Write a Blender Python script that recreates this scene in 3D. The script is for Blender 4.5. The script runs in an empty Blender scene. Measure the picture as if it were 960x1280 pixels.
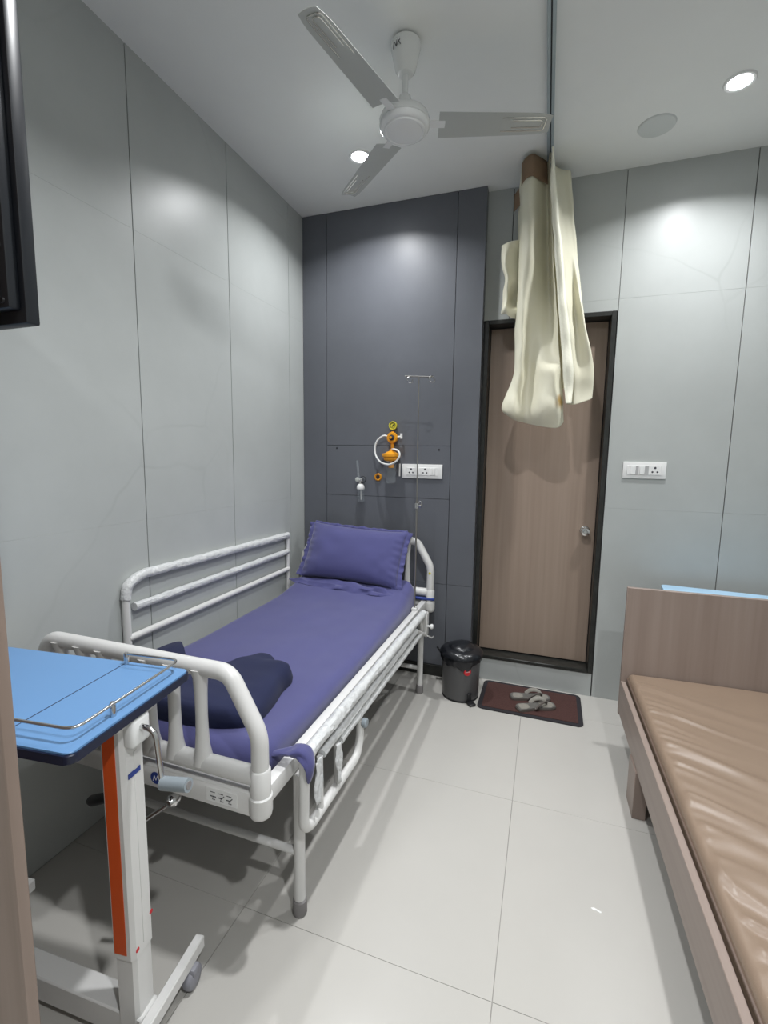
import bpy, bmesh, math, random
from mathutils import Vector, Matrix, noise
PI = math.pi
random.seed(7)
S = bpy.context.scene
COL = S.collection

# ------------------------------------------------------------------ camera
def rot_cam(yaw, pit, rol):
    return Matrix.Rotation(yaw, 3, 'Z') @ Matrix.Rotation(pit, 3, 'X') @ Matrix.Rotation(rol, 3, 'Y')
_r = rot_cam(0.3319, -0.1205, -0.0138)
cd = bpy.data.cameras.new('camera')
cam = bpy.data.objects.new('camera', cd); COL.objects.link(cam)
_m = Matrix((( _r[0][0], _r[0][2], -_r[0][1]), (_r[1][0], _r[1][2], -_r[1][1]), (_r[2][0], _r[2][2], -_r[2][1]))).to_4x4()
_m.translation = Vector((1.6552, -3.081, 1.5))
cam.matrix_world = _m
cd.sensor_fit = 'HORIZONTAL'; cd.sensor_width = 36; cd.lens = 583.08/960*36
cd.clip_start = 0.02
S.camera = cam
# ------------------------------------------------------------------ world, lights, exposure
H = 3.099
w = bpy.data.worlds.new('world'); S.world = w; w.use_nodes = True
w.node_tree.nodes['Background'].inputs[0].default_value = (0.6, 0.66, 0.72, 1)
w.node_tree.nodes['Background'].inputs[1].default_value = 0.05
S.view_settings.view_transform = 'Standard'; S.view_settings.look = 'None'
S.view_settings.gamma = 1; S.view_settings.use_curve_mapping = False
S.view_settings.exposure = 0.42
LAMPS = [(0.621, -0.557, 12), (2.347, -0.529, 12), (1.42, -1.95, 20), (0.62, -3.45, 13), (2.347, -3.25, 22)]
def lamp_light(x, y, e):
    l = bpy.data.lights.new('downlight_bulb', 'AREA')
    l.shape = 'DISK'; l.size = 0.088; l.spread = math.radians(140)
    l.energy = e; l.color = (0.97, 0.985, 1.0)
    o = bpy.data.objects.new('downlight_bulb', l); COL.objects.link(o)
    o.location = (x, y, H-0.0095)
    return o

# ------------------------------------------------------------------ materials
MATS = {}
def node(nt, t, **k):
    n = nt.nodes.new(t)
    for a, b in k.items(): setattr(n, a, b)
    return n
def base_mat(name, col, rough=0.5, metal=0.0, spec=0.5, bump=0.0, bscale=200.0, var=0.04, vscale=6.0, trans=0.0, sheen=0.0, alpha=1.0, coat=0.0, sss=0.0):
    m = bpy.data.materials.new(name); m.use_nodes = True
    nt = m.node_tree; b = nt.nodes['Principled BSDF']
    b.inputs['Roughness'].default_value = rough
    b.inputs['Metallic'].default_value = metal
    b.inputs['Specular IOR Level'].default_value = spec
    b.inputs['Transmission Weight'].default_value = trans
    b.inputs['Sheen Weight'].default_value = sheen
    b.inputs['Coat Weight'].default_value = coat
    tc = node(nt, 'ShaderNodeTexCoord')
    n = node(nt, 'ShaderNodeTexNoise'); n.inputs['Scale'].default_value = vscale; n.inputs['Detail'].default_value = 4
    nt.links.new(tc.outputs['Object'], n.inputs['Vector'])
    r = node(nt, 'ShaderNodeValToRGB')
    r.color_ramp.elements[0].position = 0.3; r.color_ramp.elements[1].position = 0.7
    r.color_ramp.elements[0].color = tuple(c*(1-var) for c in col[:3])+(1,)
    r.color_ramp.elements[1].color = tuple(min(1, c*(1+var)) for c in col[:3])+(1,)
    nt.links.new(n.outputs['Fac'], r.inputs['Fac']); nt.links.new(r.outputs['Color'], b.inputs['Base Color'])
    if bump > 0:
        n2 = node(nt, 'ShaderNodeTexNoise'); n2.inputs['Scale'].default_value = bscale; n2.inputs['Detail'].default_value = 3
        nt.links.new(tc.outputs['Object'], n2.inputs['Vector'])
        bp = node(nt, 'ShaderNodeBump'); bp.inputs['Strength'].default_value = bump; bp.inputs['Distance'].default_value = 0.002 if bscale > 60 else 0.006
        nt.links.new(n2.outputs['Fac'], bp.inputs['Height']); nt.links.new(bp.outputs['Normal'], b.inputs['Normal'])
    MATS[name] = m
    return m
def marble(name, col, vein, rough, cloud=0.06, veins=True):
    m = bpy.data.materials.new(name); m.use_nodes = True
    nt = m.node_tree; b = nt.nodes['Principled BSDF']
    b.inputs['Roughness'].default_value = rough; b.inputs['Specular IOR Level'].default_value = 0.4
    g = node(nt, 'ShaderNodeNewGeometry')
    n = node(nt, 'ShaderNodeTexNoise'); n.inputs['Scale'].default_value = 1.7; n.inputs['Detail'].default_value = 6
    n.inputs['Roughness'].default_value = 0.6
    nt.links.new(g.outputs['Position'], n.inputs['Vector'])
    r = node(nt, 'ShaderNodeValToRGB')
    r.color_ramp.elements[0].position = 0.3; r.color_ramp.elements[1].position = 0.72
    r.color_ramp.elements[0].color = tuple(c*(1-cloud) for c in col)+(1,)
    r.color_ramp.elements[1].color = tuple(c*(1+cloud) for c in col)+(1,)
    nt.links.new(n.outputs['Fac'], r.inputs['Fac'])
    out = r.outputs['Color']
    if veins:
        mp = node(nt, 'ShaderNodeMapping'); mp.inputs['Rotation'].default_value = (0.7, 0.35, 0.5)
        nt.links.new(g.outputs['Position'], mp.inputs['Vector'])
        nw = node(nt, 'ShaderNodeTexNoise'); nw.inputs['Scale'].default_value = 1.3; nw.inputs['Detail'].default_value = 3
        nt.links.new(mp.outputs['Vector'], nw.inputs['Vector'])
        mx = node(nt, 'ShaderNodeMix', data_type='VECTOR'); mx.inputs['Factor'].default_value = 0.28
        nt.links.new(mp.outputs['Vector'], mx.inputs[4]); nt.links.new(nw.outputs['Color'], mx.inputs[5])
        vo = node(nt, 'ShaderNodeTexVoronoi', feature='DISTANCE_TO_EDGE'); vo.inputs['Scale'].default_value = 1.25
        nt.links.new(mx.outputs[1], vo.inputs['Vector'])
        vr = node(nt, 'ShaderNodeValToRGB')
        vr.color_ramp.elements[0].position = 0.0; vr.color_ramp.elements[0].color = (1, 1, 1, 1)
        vr.color_ramp.elements[1].position = 0.008; vr.color_ramp.elements[1].color = (0, 0, 0, 1)
        nt.links.new(vo.outputs['Distance'], vr.inputs['Fac'])
        n3 = node(nt, 'ShaderNodeTexNoise'); n3.inputs['Scale'].default_value = 1.1
        nt.links.new(g.outputs['Position'], n3.inputs['Vector'])
        r3 = node(nt, 'ShaderNodeValToRGB'); r3.color_ramp.elements[0].position = 0.5; r3.color_ramp.elements[1].position = 0.68
        nt.links.new(n3.outputs['Fac'], r3.inputs['Fac'])
        mu = node(nt, 'ShaderNodeMath', operation='MULTIPLY')
        nt.links.new(vr.outputs['Color'], mu.inputs[0]); nt.links.new(r3.outputs['Color'], mu.inputs[1])
        mm = node(nt, 'ShaderNodeMath', operation='MULTIPLY'); mm.inputs[1].default_value = 0.32
        nt.links.new(mu.outputs[0], mm.inputs[0])
        mc = node(nt, 'ShaderNodeMix', data_type='RGBA'); mc.inputs[7].default_value = tuple(vein)+(1,)
        nt.links.new(mm.outputs[0], mc.inputs[0]); nt.links.new(out, mc.inputs[6]); out = mc.outputs[2]
    nt.links.new(out, b.inputs['Base Color'])
    MATS[name] = m
    return m
def wood(name, c1, c2, rough=0.45, axis=2):
    m = bpy.data.materials.new(name); m.use_nodes = True
    nt = m.node_tree; b = nt.nodes['Principled BSDF']; b.inputs['Roughness'].default_value = rough
    g = node(nt, 'ShaderNodeNewGeometry')
    mp = node(nt, 'ShaderNodeMapping'); sc = [38, 38, 38]; sc[axis] = 1.1
    mp.inputs['Scale'].default_value = sc
    nt.links.new(g.outputs['Position'], mp.inputs['Vector'])
    n = node(nt, 'ShaderNodeTexNoise'); n.inputs['Scale'].default_value = 1; n.inputs['Detail'].default_value = 5
    n.inputs['Distortion'].default_value = 0.3
    nt.links.new(mp.outputs['Vector'], n.inputs['Vector'])
    mp2 = node(nt, 'ShaderNodeMapping'); sc = [5, 5, 5]; sc[axis] = 0.3
    mp2.inputs['Scale'].default_value = sc
    nt.links.new(g.outputs['Position'], mp2.inputs['Vector'])
    n2 = node(nt, 'ShaderNodeTexNoise'); n2.inputs['Scale'].default_value = 1; n2.inputs['Detail'].default_value = 2
    nt.links.new(mp2.outputs['Vector'], n2.inputs['Vector'])
    av = node(nt, 'ShaderNodeMix', data_type='FLOAT'); av.inputs[0].default_value = 0.45
    nt.links.new(n.outputs['Fac'], av.inputs[2]); nt.links.new(n2.outputs['Fac'], av.inputs[3])
    r = node(nt, 'ShaderNodeValToRGB')
    r.color_ramp.elements[0].position = 0.34; r.color_ramp.elements[1].position = 0.66
    r.color_ramp.elements[0].color = tuple(c1)+(1,); r.color_ramp.elements[1].color = tuple(c2)+(1,)
    nt.links.new(av.outputs[0], r.inputs['Fac']); nt.links.new(r.outputs['Color'], b.inputs['Base Color'])
    MATS[name] = m
    return m
def glow(name, col, e):
    m = bpy.data.materials.new(name); m.use_nodes = True
    b = m.node_tree.nodes['Principled BSDF']
    b.inputs['Base Color'].default_value = (1, 1, 1, 1)
    b.inputs['Emission Color'].default_value = tuple(col)+(1,); b.inputs['Emission Strength'].default_value = e
    MATS[name] = m; return m

marble('wall_tile', (0.43, 0.45, 0.44), (0.30, 0.31, 0.30), 0.36)
marble('dark_tile', (0.118, 0.125, 0.142), (0.08, 0.08, 0.09), 0.40, cloud=0.10, veins=False)
marble('floor_tile', (0.475, 0.46, 0.43), (0.6, 0.58, 0.55), 0.20, cloud=0.025, veins=False)
base_mat('joint_dark', (0.06, 0.06, 0.06), 0.9)
base_mat('joint_floor', (0.30, 0.29, 0.27), 0.9)
base_mat('joint_dark_panel', (0.015, 0.015, 0.018), 0.8)
base_mat('ceiling_paint', (0.80, 0.815, 0.80), 0.85, var=0.01)
base_mat('cap_paint', (0.62, 0.65, 0.64), 0.6, var=0.01)
base_mat('plain_wall', (0.45, 0.47, 0.46), 0.6)
wood('door_wood', (0.25, 0.185, 0.142), (0.31, 0.238, 0.188))
wood('bench_wood', (0.265, 0.205, 0.175), (0.325, 0.260, 0.225), 0.4)
wood('panel_wood', (0.20, 0.15, 0.12), (0.27, 0.205, 0.17), 0.45)
base_mat('black_stone', (0.018, 0.019, 0.017), 0.4, var=0.4, vscale=30)
base_mat('bed_white', (0.66, 0.655, 0.64), 0.35, var=0.015)
base_mat('wrap_plastic', (0.62, 0.63, 0.63), 0.28, bump=1.0, bscale=55, var=0.05, vscale=30)
base_mat('rubber_grey', (0.22, 0.21, 0.21), 0.7)
base_mat('rubber_black', (0.012, 0.012, 0.014), 0.5)
base_mat('chrome', (0.62, 0.62, 0.62), 0.18, metal=1.0, var=0.01)
base_mat('steel', (0.36, 0.35, 0.33), 0.3, metal=1.0, var=0.02)
base_mat('sheet', (0.062, 0.063, 0.190), 0.85, bump=0.25, bscale=900, var=0.05, sheen=0.3)
base_mat('navy_cloth', (0.006, 0.010, 0.046), 0.9, bump=0.3, bscale=700, var=0.08, sheen=0.05)
base_mat('blue_laminate', (0.14, 0.30, 0.56), 0.35, var=0.01)
base_mat('pale_blue_laminate', (0.42, 0.64, 0.84), 0.35, var=0.01)
base_mat('navy_edge', (0.008, 0.012, 0.035), 0.4)
base_mat('orange_stripe', (0.62, 0.085, 0.012), 0.5, var=0.02)
base_mat('decal_blue', (0.02, 0.045, 0.24), 0.5)
base_mat('decal_dark', (0.03, 0.03, 0.04), 0.6)
base_mat('red_plastic', (0.55, 0.01, 0.02), 0.4)
base_mat('grip_grey', (0.27, 0.31, 0.34), 0.5)
base_mat('caster_grey', (0.24, 0.24, 0.27), 0.5)
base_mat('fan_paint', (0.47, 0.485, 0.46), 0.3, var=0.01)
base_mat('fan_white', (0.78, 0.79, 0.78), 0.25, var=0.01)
base_mat('fan_trim', (0.80, 0.78, 0.72), 0.12, metal=0.7, var=0.02)
base_mat('aluminium', (0.36, 0.42, 0.46), 0.35, metal=0.25, var=0.03)
base_mat('slot_dark', (0.05, 0.06, 0.07), 0.6)
base_mat('switch_white', (0.80, 0.80, 0.79), 0.3, var=0.01)
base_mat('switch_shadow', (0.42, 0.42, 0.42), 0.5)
base_mat('reg_yellow', (0.72, 0.30, 0.012), 0.35, var=0.04)
base_mat('gauge_face', (0.62, 0.55, 0.05), 0.4)
base_mat('hose_white', (0.62, 0.63, 0.62), 0.35)
base_mat('bin_grey', (0.085, 0.085, 0.088), 0.32, var=0.05)
base_mat('bin_black', (0.010, 0.011, 0.014), 0.25, bump=0.5, bscale=40)
base_mat('mat_border', (0.020, 0.018, 0.022), 0.9, bump=0.6, bscale=300)
base_mat('mat_red', (0.062, 0.025, 0.021), 0.95, bump=1.0, bscale=250, var=0.25, vscale=120)
base_mat('slipper_sole', (0.12, 0.115, 0.105), 0.7, var=0.1, vscale=40)
base_mat('slipper_pale', (0.25, 0.235, 0.205), 0.65, var=0.1, vscale=40)
base_mat('slipper_strap', (0.10, 0.085, 0.075), 0.6)
base_mat('tv_black', (0.010, 0.012, 0.016), 0.35)
base_mat('tv_recess', (0.005, 0.005, 0.007), 0.6)
base_mat('bench_vinyl', (0.255, 0.185, 0.135), 0.34, var=0.03, bump=0.15, bscale=400)
base_mat('bench_piping', (0.13, 0.09, 0.07), 0.45)
base_mat('tape_brown', (0.22, 0.145, 0.09), 0.8, bump=0.5, bscale=400)
glow('lamp_lens', (0.96, 0.98, 1.0), 30)
# thin plastic / glass
def clear(name, col, rough, alpha):
    m = base_mat(name, col, rough, var=0.01)
    m.node_tree.nodes['Principled BSDF'].inputs['Alpha'].default_value = alpha
    return m
clear('clear_plastic', (0.50, 0.55, 0.58), 0.08, 0.13)
# curtain: slightly translucent cream cloth with an ochre stain low on the front fold
def curtain_mat():
    m = bpy.data.materials.new('curtain_cloth'); m.use_nodes = True
    nt = m.node_tree; b = nt.nodes['Principled BSDF']; b.inputs['Roughness'].default_value = 0.6
    tc = node(nt, 'ShaderNodeTexCoord')
    n = node(nt, 'ShaderNodeTexNoise'); n.inputs['Scale'].default_value = 5
    nt.links.new(tc.outputs['Object'], n.inputs['Vector'])
    r = node(nt, 'ShaderNodeValToRGB')
    r.color_ramp.elements[0].color = (0.87, 0.84, 0.67, 1); r.color_ramp.elements[1].color = (0.90, 0.885, 0.76, 1)
    nt.links.new(n.outputs['Fac'], r.inputs['Fac'])
    d = node(nt, 'ShaderNodeVectorMath', operation='DISTANCE'); d.inputs[1].default_value = (1.688, -0.30, 1.80)
    g = node(nt, 'ShaderNodeNewGeometry')
    nt.links.new(g.outputs['Position'], d.inputs[0])
    nn = node(nt, 'ShaderNodeTexNoise'); nn.inputs['Scale'].default_value = 22
    nt.links.new(g.outputs['Position'], nn.inputs['Vector'])
    ad = node(nt, 'ShaderNodeMath', operation='MULTIPLY_ADD'); ad.inputs[1].default_value = 0.06
    nt.links.new(nn.outputs['Fac'], ad.inputs[0]); nt.links.new(d.outputs['Value'], ad.inputs[2])
    rr = node(nt, 'ShaderNodeValToRGB')
    rr.color_ramp.elements[0].position = 0.05; rr.color_ramp.elements[0].color = (0.9, 0.9, 0.9, 1)
    rr.color_ramp.elements[1].position = 0.085; rr.color_ramp.elements[1].color = (0, 0, 0, 1)
    nt.links.new(ad.outputs[0], rr.inputs['Fac'])
    mc = node(nt, 'ShaderNodeMix', data_type='RGBA'); mc.inputs[7].default_value = (0.50, 0.30, 0.05, 1)
    nt.links.new(rr.outputs['Color'], mc.inputs[0]); nt.links.new(r.outputs['Color'], mc.inputs[6])
    nt.links.new(mc.outputs[2], b.inputs['Base Color'])
    tr = node(nt, 'ShaderNodeBsdfTranslucent'); nt.links.new(mc.outputs[2], tr.inputs['Color'])
    ms = node(nt, 'ShaderNodeMixShader'); ms.inputs[0].default_value = 0.30
    nt.links.new(b.outputs[0], ms.inputs[1]); nt.links.new(tr.outputs[0], ms.inputs[2])
    nt.links.new(ms.outputs[0], nt.nodes['Material Output'].inputs['Surface'])
    MATS['curtain_cloth'] = m
curtain_mat()
base_mat('curtain_seam', (0.88, 0.865, 0.72), 0.5, bump=0.5, bscale=120)

# ------------------------------------------------------------------ mesh helpers
def BM(): return bmesh.new()
def box(bm, x0, x1, y0, y1, z0, z1, bev=0.0, seg=2, M=None):
    t = bmesh.new()
    bmesh.ops.create_cube(t, size=1)
    for v in t.verts:
        v.co = Vector((x0+(v.co.x+.5)*(x1-x0), y0+(v.co.y+.5)*(y1-y0), z0+(v.co.z+.5)*(z1-z0)))
    if bev > 0: bmesh.ops.bevel(t, geom=t.edges[:], offset=bev, segments=seg, affect='EDGES', profile=0.5)
    merge(bm, t, M); return bm
def merge(bm, t, M=None):
    vs = [bm.verts.new(M @ v.co if M else v.co) for v in t.verts]
    t.verts.index_update()
    for f in t.faces:
        try: bm.faces.new([vs[v.index] for v in f.verts])
        except ValueError: pass
    t.free()
def fillet(pts, bend, n=6):
    pts = [Vector(p) for p in pts]
    if bend <= 0 or len(pts) < 3: return pts
    out = [pts[0]]
    for i in range(1, len(pts)-1):
        a, b, c = pts[i-1], pts[i], pts[i+1]
        d1, d2 = (a-b), (c-b)
        k = min(bend, d1.length*.49, d2.length*.49)
        p, q = b+d1.normalized()*k, b+d2.normalized()*k
        for j in range(n+1):
            t = j/n; out.append(p*(1-t)**2+b*2*t*(1-t)+q*t*t)
    out.append(pts[-1]); return out
def tube(bm, pts, r, bend=0.0, seg=12, closed=False, rs=None, flat=1.0, caps=True):
    P = fillet(pts, bend); n = len(P)
    rings = []; up = None
    for i in range(n):
        if closed: t = (P[(i+1) % n]-P[i-1])
        else: t = P[min(i+1, n-1)]-P[max(i-1, 0)]
        t.normalize()
        if up is None:
            up = Vector((0, 0, 1)) if abs(t.z) < 0.9 else Vector((1, 0, 0))
        up = (up - t*up.dot(t)).normalized()
        s = t.cross(up)
        rr = rs[min(len(rs)-1, round(i*(len(rs)-1)/(n-1)))] if rs else r
        rings.append([bm.verts.new(P[i]+(s*math.cos(2*PI*k/seg)*flat+up*math.sin(2*PI*k/seg))*rr) for k in range(seg)])
    m = n if closed else n-1
    for i in range(m):
        a, b = rings[i], rings[(i+1) % n]
        for k in range(seg): bm.faces.new((a[k], a[(k+1) % seg], b[(k+1) % seg], b[k]))
    if not closed and caps:
        bm.faces.new(rings[0][::-1]); bm.faces.new(rings[-1])
    return bm
def lathe(bm, prof, c=(0, 0, 0), seg=32, M=None, cap=True):
    """prof: list of (r,z); axis z through c unless M given"""
    T = M if M is not None else Matrix.Translation(Vector(c))
    rings = []
    for r, z in prof:
        if r < 1e-6: rings.append([bm.verts.new(T @ Vector((0, 0, z)))])
        else: rings.append([bm.verts.new(T @ Vector((r*math.cos(2*PI*k/seg), r*math.sin(2*PI*k/seg), z))) for k in range(seg)])
    for a, b in zip(rings, rings[1:]):
        for k in range(seg):
            k2 = (k+1) % seg
            if len(a) == 1 and len(b) == 1: continue
            if len(a) == 1: bm.faces.new((a[0], b[k2], b[k]))
            elif len(b) == 1: bm.faces.new((a[k], a[k2], b[0]))
            else: bm.faces.new((a[k], a[k2], b[k2], b[k]))
    if cap:
        if len(rings[0]) > 1: bm.faces.new(rings[0][::-1])
        if len(rings[-1]) > 1: bm.faces.new(rings[-1])
    return bm
def prism(bm, poly, z0, z1, bev=0.0, M=None):
    t = bmesh.new()
    lo = [t.verts.new((x, y, z0)) for x, y in poly]; hi = [t.verts.new((x, y, z1)) for x, y in poly]
    t.faces.new(lo[::-1]); t.faces.new(hi)
    n = len(poly)
    for i in range(n): t.faces.new((lo[i], lo[(i+1) % n], hi[(i+1) % n], hi[i]))
    if bev > 0: bmesh.ops.bevel(t, geom=t.edges[:], offset=bev, segments=1, affect='EDGES')
    merge(bm, t, M); return bm
def grid(bm, P, closeu=False):
    V = [[bm.verts.new(p) for p in row] for row in P]
    for i in range(len(V)-1):
        n = len(V[i])
        for j in range(n if closeu else n-1):
            bm.faces.new((V[i][j], V[i][(j+1) % n], V[i+1][(j+1) % n], V[i+1][j]))
    return V
def rrect(x0, x1, y0, y1, r, n=5):
    out = []
    for cx, cy, a in ((x1-r, y1-r, 0), (x0+r, y1-r, 90), (x0+r, y0+r, 180), (x1-r, y0+r, 270)):
        for i in range(n+1):
            t = math.radians(a+90*i/n); out.append((cx+r*math.cos(t), cy+r*math.sin(t)))
    return out
def obj(name, bm, mat, parent=None, ang=38, kind=None, loc=None):
    bmesh.ops.recalc_face_normals(bm, faces=bm.faces[:])
    if loc is not None: bmesh.ops.translate(bm, verts=bm.verts[:], vec=-Vector(loc))
    ca = math.radians(ang)
    for f in bm.faces: f.smooth = True
    for e in bm.edges:
        if len(e.link_faces) == 2 and e.calc_face_angle(0) > ca: e.smooth = False
    me = bpy.data.meshes.new(name); bm.to_mesh(me); bm.free()
    me.materials.append(MATS[mat])
    o = bpy.data.objects.new(name, me); COL.objects.link(o)
    if loc is not None: o.location = loc
    if parent is not None: o.parent = parent
    if kind: o['kind'] = kind
    return o
def thing(name, label, cat, loc=(0, 0, 0), rz=0, group=None):
    o = bpy.data.objects.new(name, None); COL.objects.link(o)
    o.location = loc; o.rotation_euler = (0, 0, rz); o.empty_display_size = 0.1
    return tag(o, label, cat, group)
def tag(o, label, cat, group=None):
    o['label'] = label; o['category'] = cat
    if group: o['group'] = group
    return o
def cr(pts, n):
    """Catmull-Rom resample of a list of Vectors to n points"""
    pts = [Vector(p) for p in pts]; m = len(pts)-1; out = []
    for i in range(n):
        u = i/(n-1)*m; k = min(int(u), m-1); t = u-k
        p0, p1, p2, p3 = pts[max(k-1, 0)], pts[k], pts[k+1], pts[min(k+2, m)]
        out.append(0.5*((2*p1)+(p2-p0)*t+(2*p0-5*p1+4*p2-p3)*t*t+(3*p1-p0-3*p2+p3)*t**3))
    return out
YM = Matrix.Rotation(PI/2, 4, 'X')      # local +z -> world -y
def facing(x, y, z): return Matrix.Translation((x, y, z)) @ YM

def wrap_tube(bm, pts, r, bend=0.0, seg=22):
    P = fillet(pts, bend); Q = [P[0]]
    for a, b in zip(P, P[1:]):
        n = max(1, int((b-a).length/0.008))
        for i in range(1, n+1): Q.append(a.lerp(b, i/n))
    n0 = len(bm.verts)
    tube(bm, Q, r, seg=seg)
    bm.verts.ensure_lookup_table()
    for i, q in enumerate(Q):
        for k in range(seg):
            v = bm.verts[n0+i*seg+k]; d = (v.co-q).normalized()
            a = noise.noise(v.co*38)+.6*noise.noise(v.co*90)
            L_ = max(0, 1-abs(noise.noise(Vector((i*.035, k*.35, 5)))*5))**2
            v.co += d*(r*.10*a+r*.13*L_+r*.03)
    return bm
# ------------------------------------------------------------------ the room
X1, Y0 = 3.06, -4.62
LW = obj('wall_left', box(BM(), -0.14, -0.012, Y0, 0.12, 0, H), 'joint_dark', kind='structure')
YJ = [-0.0, -0.2577, -0.8756, -1.493, -2.110, -2.728, -3.345, -3.963, Y0]
ZJ = [0.0, 1.2043, 2.409, H]
for a, b in zip(YJ, YJ[1:]):
    for c, d in zip(ZJ, ZJ[1:]):
        obj('tile', box(BM(), -0.012, 0.0, b+0.0022, a-0.0022, c+0.0001, d-0.0001, 0.0003, 1), 'wall_tile', LW)
WB = obj('wall_back', BM(), 'joint_dark', kind='structure')
def backfill(x0, x1, z0, z1):
    bm = bmesh.new(); bm.from_mesh(WB.data); box(bm, x0, x1, 0.012, 0.20, z0, z1); bm.to_mesh(WB.data); bm.free()
DX0, DX1, DZ0, DZ1 = 1.247, 1.994, 0.150, 2.346
backfill(0, DX0, 0, H); backfill(DX1, X1, 0, H); backfill(DX0, DX1, 0, DZ0); backfill(DX0, DX1, DZ1, H)
def btile(x0, x1, z0, z1):
    obj('tile', box(BM(), x0+0.0022, x1-0.0022, 0.0, 0.012, z0+0.0002, z1-0.0002, 0.0004, 1), 'wall_tile', WB)
btile(1.2, 1.3905, DZ1, 2.409); btile(1.2, 1.3905, 2.409, H)
btile(1.3905, 2.0003, DZ1, 2.409); btile(1.3905, 2.0003, 2.409, H)
btile(1.2, 1.996, 0, DZ0)
for a, b in ((1.9985, 2.6074), (2.6074, X1)):
    for c, d in zip(ZJ, ZJ[1:]): btile(a, b, c, d)
# dark bed-head wall, 7 cm proud
XD = 1.240
WD = obj('wall_bedhead', box(BM(), 0.0, XD-0.004, -0.058, 0.012, 0.0, H), 'joint_dark_panel', kind='structure')
XS = [0.0, 0.184, 1.068, XD]
def dtile(x0, x1, z0, z1):
    obj('tile', box(BM(), x0+0.0016, x1-0.0016, -0.070, -0.058, z0+0.0012, z1-0.0012, 0.0006, 1), 'dark_tile', WD)
dtile(0.0, XS[1], 0.078, H)
for a, b in ((0.078, 0.649), (0.649, 1.2205), (1.2205, 1.567), (1.567, H)): dtile(XS[1], XS[2], a, b)
for a, b in ((0.078, 0.649), (0.649, H)): dtile(XS[2], XD-0.003, a, b)
obj('edge_strip', box(BM(), XD-0.005, XD, -0.0705, 0.0, 0.0, H, 0.0006, 1), 'dark_tile', WD)
for x, z in ((0.261, 1.547), (0.990, 1.542)):
    obj('screw_cap', lathe(BM(), [(0.0, 0.003), (0.004, 0.003), (0.0065, 0.0)], M=facing(x, -0.070, z), seg=16), 'joint_dark_panel', WD)
obj('baseboard_back', box(BM(), 0.0, XD-0.002, -0.078, -0.070+0.001, 0.0, 0.076, 0.001, 1), 'black_stone', kind='structure')
obj('wall_right', box(BM(), X1, X1+0.12, Y0, 0.2, 0, H), 'plain_wall', kind='structure')
obj('wall_front', box(BM(), -0.14, X1+0.12, Y0-0.12, Y0, 0, H), 'plain_wall', kind='structure')
obj('ceiling', box(BM(), -0.14, X1+0.12, Y0-0.12, 0.2, H, H+0.1), 'ceiling_paint', kind='structure')
FL = obj('floor', box(BM(), -0.14, X1+0.12, Y0-0.12, 0.2, -0.12, -0.0025), 'joint_floor', kind='structure')
fx = [0.0, 0.781, 1.5912, 2.401, X1]; fy = [0.012, -0.296, -1.1066, -1.9176, -2.7286, -3.54, -4.35, Y0]
for i, (a, b) in enumerate(zip(fx, fx[1:])):
    for c, d in zip(fy, fy[1:]):
        g = 0.0009
        obj('tile', box(BM(), a+g, b-g, d+(0.0005), c-(0.0005), -0.012, 0.0, 0.0006, 1), 'floor_tile', FL)
# ------------------------------------------------------------------ door
DR = bpy.data.objects.new('door_1', None); COL.objects.link(DR); DR['kind'] = 'structure'
RD = 0.10
bm = BM()
box(bm, DX0, DX0+0.026, -0.004, RD+0.06, DZ0, DZ1, 0.002, 1)
box(bm, DX1-0.026, DX1, -0.004, RD+0.06, DZ0, DZ1, 0.002, 1)
box(bm, DX0+0.026, DX1-0.026, -0.004, RD+0.06, DZ1-0.026, DZ1, 0.002, 1)
obj('door_frame', bm, 'black_stone', DR)
obj('door_sill', box(BM(), DX0+0.026, DX1-0.026, -0.006, RD+0.06, DZ0-0.001, DZ0+0.022, 0.003, 1), 'black_stone', DR)
obj('door_leaf', box(BM(), DX0+0.029, DX1-0.029, RD, RD+0.038, DZ0+0.030, DZ1-0.030, 0.002, 1), 'door_wood', DR)
kb = BM()
lathe(kb, [(0.0, 0.0), (0.030, 0.0), (0.030, 0.004), (0.026, 0.009), (0.013, 0.011), (0.011, 0.028), (0.017, 0.034), (0.026, 0.046), (0.0275, 0.056), (0.024, 0.066), (0.012, 0.0685), (0.010, 0.066), (0.0, 0.066)], M=facing(1.907, RD, 1.045), seg=28)
obj('door_knob', kb, 'chrome', DR)

# ------------------------------------------------------------------ ceiling fittings
for i, (x, y, e) in enumerate(LAMPS):
    lbl = ['small round ceiling downlight near the dark tiled wall, beside the fan hub', 'bright oval-looking ceiling downlight above the right-hand tiled wall',
           'round ceiling downlight over the floor between bed and bench, above the frame', 'round ceiling downlight behind the viewer on the left', 'round ceiling downlight behind the viewer on the right'][i]
    t = thing('downlight', lbl, 'ceiling light', (x, y, H), 0, 'recessed ceiling downlights')
    obj('trim_ring', lathe(BM(), [(0.044, -0.002), (0.046, -0.006), (0.056, -0.008), (0.060, -0.001), (0.060, 0.0), (0.044, 0.0)], seg=36, cap=False), 'fan_white', t)
    obj('lens', lathe(BM(), [(0.0, -0.004), (0.045, -0.004), (0.045, -0.001), (0.0, -0.001)], seg=36, cap=False), 'lamp_lens', t)
    l = lamp_light(x, y, e)
t = tag(obj('ceiling_disc', lathe(BM(), [(0.0, -0.010), (0.070, -0.009), (0.080, -0.006), (0.084, 0.0), (0.0, 0.0)], seg=40, cap=False), 'cap_paint', loc=None), 'flush round grey cover on the ceiling left of the right-hand downlight', 'ceiling cover')
t.location = (2.074, -0.333, H)
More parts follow.
